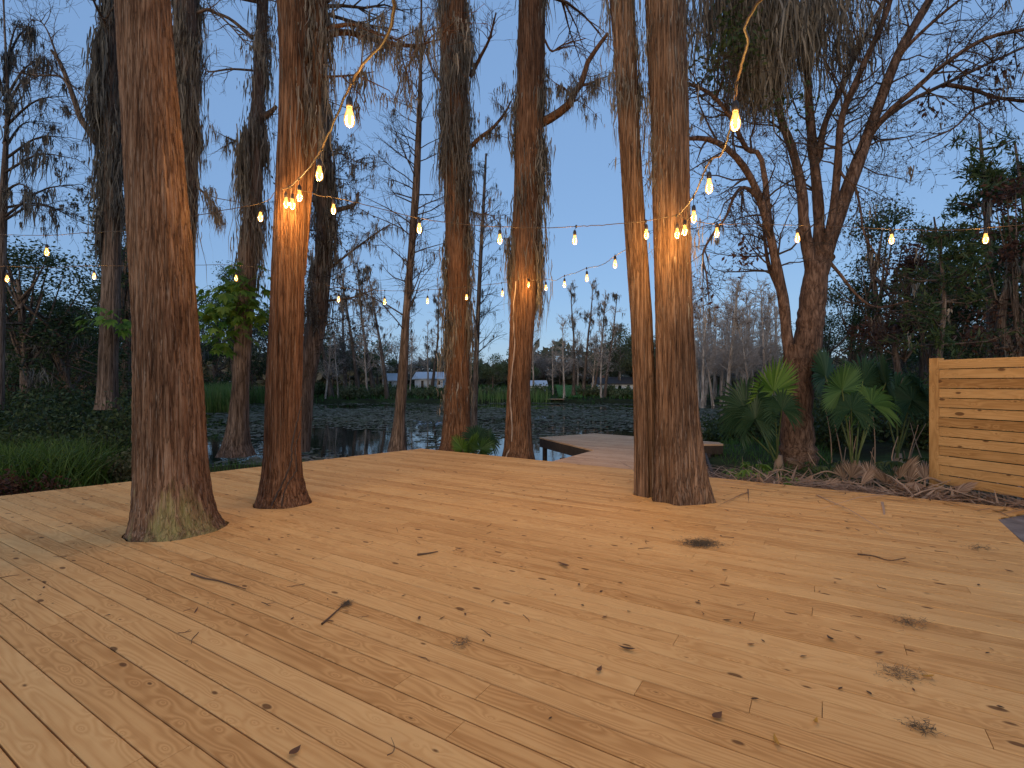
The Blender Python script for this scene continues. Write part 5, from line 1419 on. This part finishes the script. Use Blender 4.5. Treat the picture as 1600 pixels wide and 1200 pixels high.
string_light('short string of bulbs rising from the crooked limbed cypress to the thin leaning stem', [(820, 434, 11.6), (835, 438, 11.3), (853, 436, 10.8), (868, 438, 10.3), (882, 431, 9.8), (900, 426, 9.2), (917, 419, 8.6), (940, 414, 7.9), (961, 400, 7.3), (985, 386, 6.75)],
             [(826, 444, 11.45), (853, 449, 10.8), (882, 444, 9.8), (917, 434, 8.6), (961, 412, 7.3)])

# ================================================================== LITTER ON THE DECK
random.seed(19)
lm = [plain_mat('brown_dead_leaf', (.12, .058, .03), .7), plain_mat('dark_dead_leaf', (.055, .032, .02), .7), plain_mat('tan_dead_leaf', (.26, .15, .06), .7), plain_mat('yellow_dead_leaf', (.42, .22, .03), .6)]
def leaf_mesh(L, W, curl, mat, nm):
    mb = MB(); n = 7; V = []
    for i in range(n):
        t = i / (n - 1); w_ = W * math.sin(math.pi * min(1, t * 1.02 + .02)) ** .8 * (1 - .25 * t); z = .004 + curl * (t - .45) ** 2 * 1.6
        V += [(t * L - L / 2, -w_, z + w_ * .5), (t * L - L / 2, 0, z), (t * L - L / 2, w_, z + w_ * .35)]
    mb.add(V, [(i * 3 + j, i * 3 + j + 1, i * 3 + j + 4, i * 3 + j + 3) for i in range(n - 1) for j in (0, 1)])
    return mb.build(nm, mat)
def on_deck(x, y):
    p = Vector((x, y, 0))
    if (p - KA).dot(nR) > -.1 or (p - KA).dot(nL) > -.1: return False
    if (p - NP).dot(n1) > -.05 and (p - NP).dot(n2) > -.05: return False
    for (a, b, r) in ((-3.45, 5.25, .62), (-2.85, 6.4, .42), (2.2, 6.65, .5), (1.75, 6.85, .22)):
        if (x - a) ** 2 + (y - b) ** 2 < r * r: return False
    return True
kinds = []
for i, (L, W, c, m) in enumerate(((.07, .011, .01, 1), (.06, .013, .012, 0), (.085, .010, .014, 0), (.05, .010, .006, 1), (.065, .012, .01, 2), (.04, .010, .004, 1))):
    o = leaf_mesh(L, W, c, lm[m], 'fallen_leaf'); kinds.append(o)
    tag(o, 'small brown dead leaf lying on the deck boards', 'leaf', 'small dead leaves scattered on the deck')
def place_litter(o, first, x, y, rz, s=1.0, lab=None, grp=True):
    if not first: o = o.copy(); COL.objects.link(o)
    o.location = (x, y, .002); o.rotation_euler = (random.gauss(0, .12), random.gauss(0, .12), rz); o.scale = (s,) * 3
    if lab:
        o['label'] = lab
        if 'group' in o: del o['group']
    return o
cnt = 0; seen = set()
while cnt < 215:
    Y = 2.2 + 8.5 * random.random() ** .95; px = random.uniform(-20, 1620); x = (px - 800) / F * Y
    if px < 800 and random.random() < .35: continue
    if not on_deck(x, Y): continue
    k = random.choice([0, 1, 2, 3, 3, 4, 5, 5, 5]); place_litter(kinds[k], k not in seen, x, Y, random.random() * 6.28, random.uniform(.35, .9)); seen.add(k); cnt += 1
for px, py, L, W, m, lb in ((880, 884, .16, .022, 0, 'curled brown leaf lying alone on the middle of the deck'), (979, 1016, .10, .016, 1, 'upright dark folded leaf on the deck boards'), (1120, 1122, .075, .02, 0, 'broad red brown leaf near the front of the deck'), (1212, 1161, .08, .011, 3, 'long yellow edged leaf at the front of the deck'), (1449, 1060, .07, .014, 3, 'small bright yellow leaf beside a moss tuft on the deck'), (936, 1049, .06, .014, 0, 'oval brown leaf on the deck, below the dark folded leaf'), (460, 1178, .06, .018, 0, 'small reddish leaf at the very front of the deck'), (1274, 1130, .045, .01, 3, 'tiny yellow leaf between moss tuft and yellow edged leaf'), (1297, 1000, .05, .016, 1, 'small black leaf alone on the right half of the deck')):
    Y = 1183.5 / (py - 600); o = leaf_mesh(L, W, .03, lm[m], 'fallen_leaf'); tag(o, lb, 'leaf')
    o.location = ((px - 800) / F * Y, Y, .003); o.rotation_euler = (.15, .1, random.random() * 3)
# twigs
tw = []
for i in range(5):
    mb = MB(); L = random.uniform(.10, .22); pts = [Vector((t * L - L / 2, .02 * L * math.sin(t * 4 + i) * 6 * random.uniform(.3, 1), .006)) for t in np.linspace(0, 1, 7)]
    its = [(pts, list(np.linspace(.0042, .002, 7)))]
    if i % 2: its.append(([pts[3], pts[3] + Vector((.03, .025, .004)), pts[3] + Vector((.05, .05, .006))], [.003, .002, .0015]))
    tubes(mb, its, 5); o = mb.build('twig', M['deck_twig']); tag(o, 'thin dark twig lying on the deck boards', 'twig', 'thin twigs scattered on the deck'); tw.append(o)
cnt = 0; seen = set()
while cnt < 70:
    Y = 2.6 + 7 * random.random(); px = random.uniform(0, 1600); x = (px - 800) / F * Y
    if not on_deck(x, Y): continue
    k = random.randrange(5); place_litter(tw[k], k not in seen, x, Y, random.random() * 6.28, random.uniform(.3, .8)); seen.add(k); cnt += 1
def big_twig(pxs, r, lb, fork=None):
    pts = []
    for px, py in pxs:
        Y = 1183.5 / (py - 600); pts.append(Vector(((px - 800) / F * Y, Y, .008)))
    mb = MB(); S = spline(pts, 12); tubes(mb, [(S, np.linspace(r, r * .4, 12))], 6)
    if fork:
        fp = []
        for px, py in fork:
            Y = 1183.5 / (py - 600); fp.append(Vector(((px - 800) / F * Y, Y, .012)))
        tubes(mb, [(spline(fp, 6), np.linspace(r * .7, r * .3, 6))], 5)
    tag(mb.build('twig', M['deck_twig']), lb, 'twig')
big_twig([(299, 898), (320, 905), (345, 910), (384, 922)], .008, 'longest bent twig on the deck in front of the widest trunk')
big_twig([(503, 977), (520, 962), (533, 950), (545, 940)], .007, 'forked straight twig with a mossy end on the front half of the deck', fork=[(533, 950), (542, 948), (549, 946)])
big_twig([(652, 868), (668, 866), (684, 863)], .010, 'short straight stick on the deck behind the forked twig')
big_twig([(1340, 867), (1365, 870), (1390, 877), (1415, 873)], .007, 'thin wavy twig lying on the deck on the fence side')
big_twig([(605, 1183), (614, 1178), (616, 1168), (611, 1155)], .0022, 'hair thin curved twig at the front of the deck')
# moss tufts
for px, py, sx_, sy_, n, lb in ((1095, 851, .15, .10, 620, 'largest dark tuft of moss lying on the deck in front of the double cypress'), (1423, 976, .09, .05, 70, 'faint grey moss tuft on the fence side of the deck'), (1408, 1055, .09, .06, 90, 'moss tuft with a yellow leaf beside it on the deck'), (1440, 1141, .06, .035, 60, 'small moss tuft at the front corner of the deck'), (722, 1008, .05, .04, 34, 'wispy moss scrap near the middle front of the deck'), (542, 946, .03, .025, 60, 'scrap of moss on the end of the forked twig'), (1530, 858, .11, .05, 60, 'thin scrap of moss on the deck by the paved landing')):
    Y = 1183.5 / (py - 600); x = (px - 800) / F * Y
    mb = MB(); its = []
    for _ in range(int(n * 1.6)):
        a = random.random() * 6.28; c = Vector((x + random.gauss(0, sx_ * .55), Y + random.gauss(0, sy_ * .6), .003 + abs(random.gauss(0, .011)))); l = random.uniform(.01, .035)
        d = Vector((math.cos(a), math.sin(a), random.uniform(-.3, .5)))
        p2 = c + d * l; p2.z = max(.004, p2.z); p1 = c.lerp(p2, .5) + Vector((random.gauss(0, .01), random.gauss(0, .01), abs(random.gauss(0, .008))))
        its.append(([c, p1, p2], [.0009, .0009, .0006]))
    tubes(mb, its, 3); tag(mb.build('moss_tuft', M['moss_s']), lb, 'moss')
print('BUILT', len(bpy.data.objects), 'objects', sum(len(m.polygons) for m in bpy.data.meshes), 'polys', NB, 'bulbs')
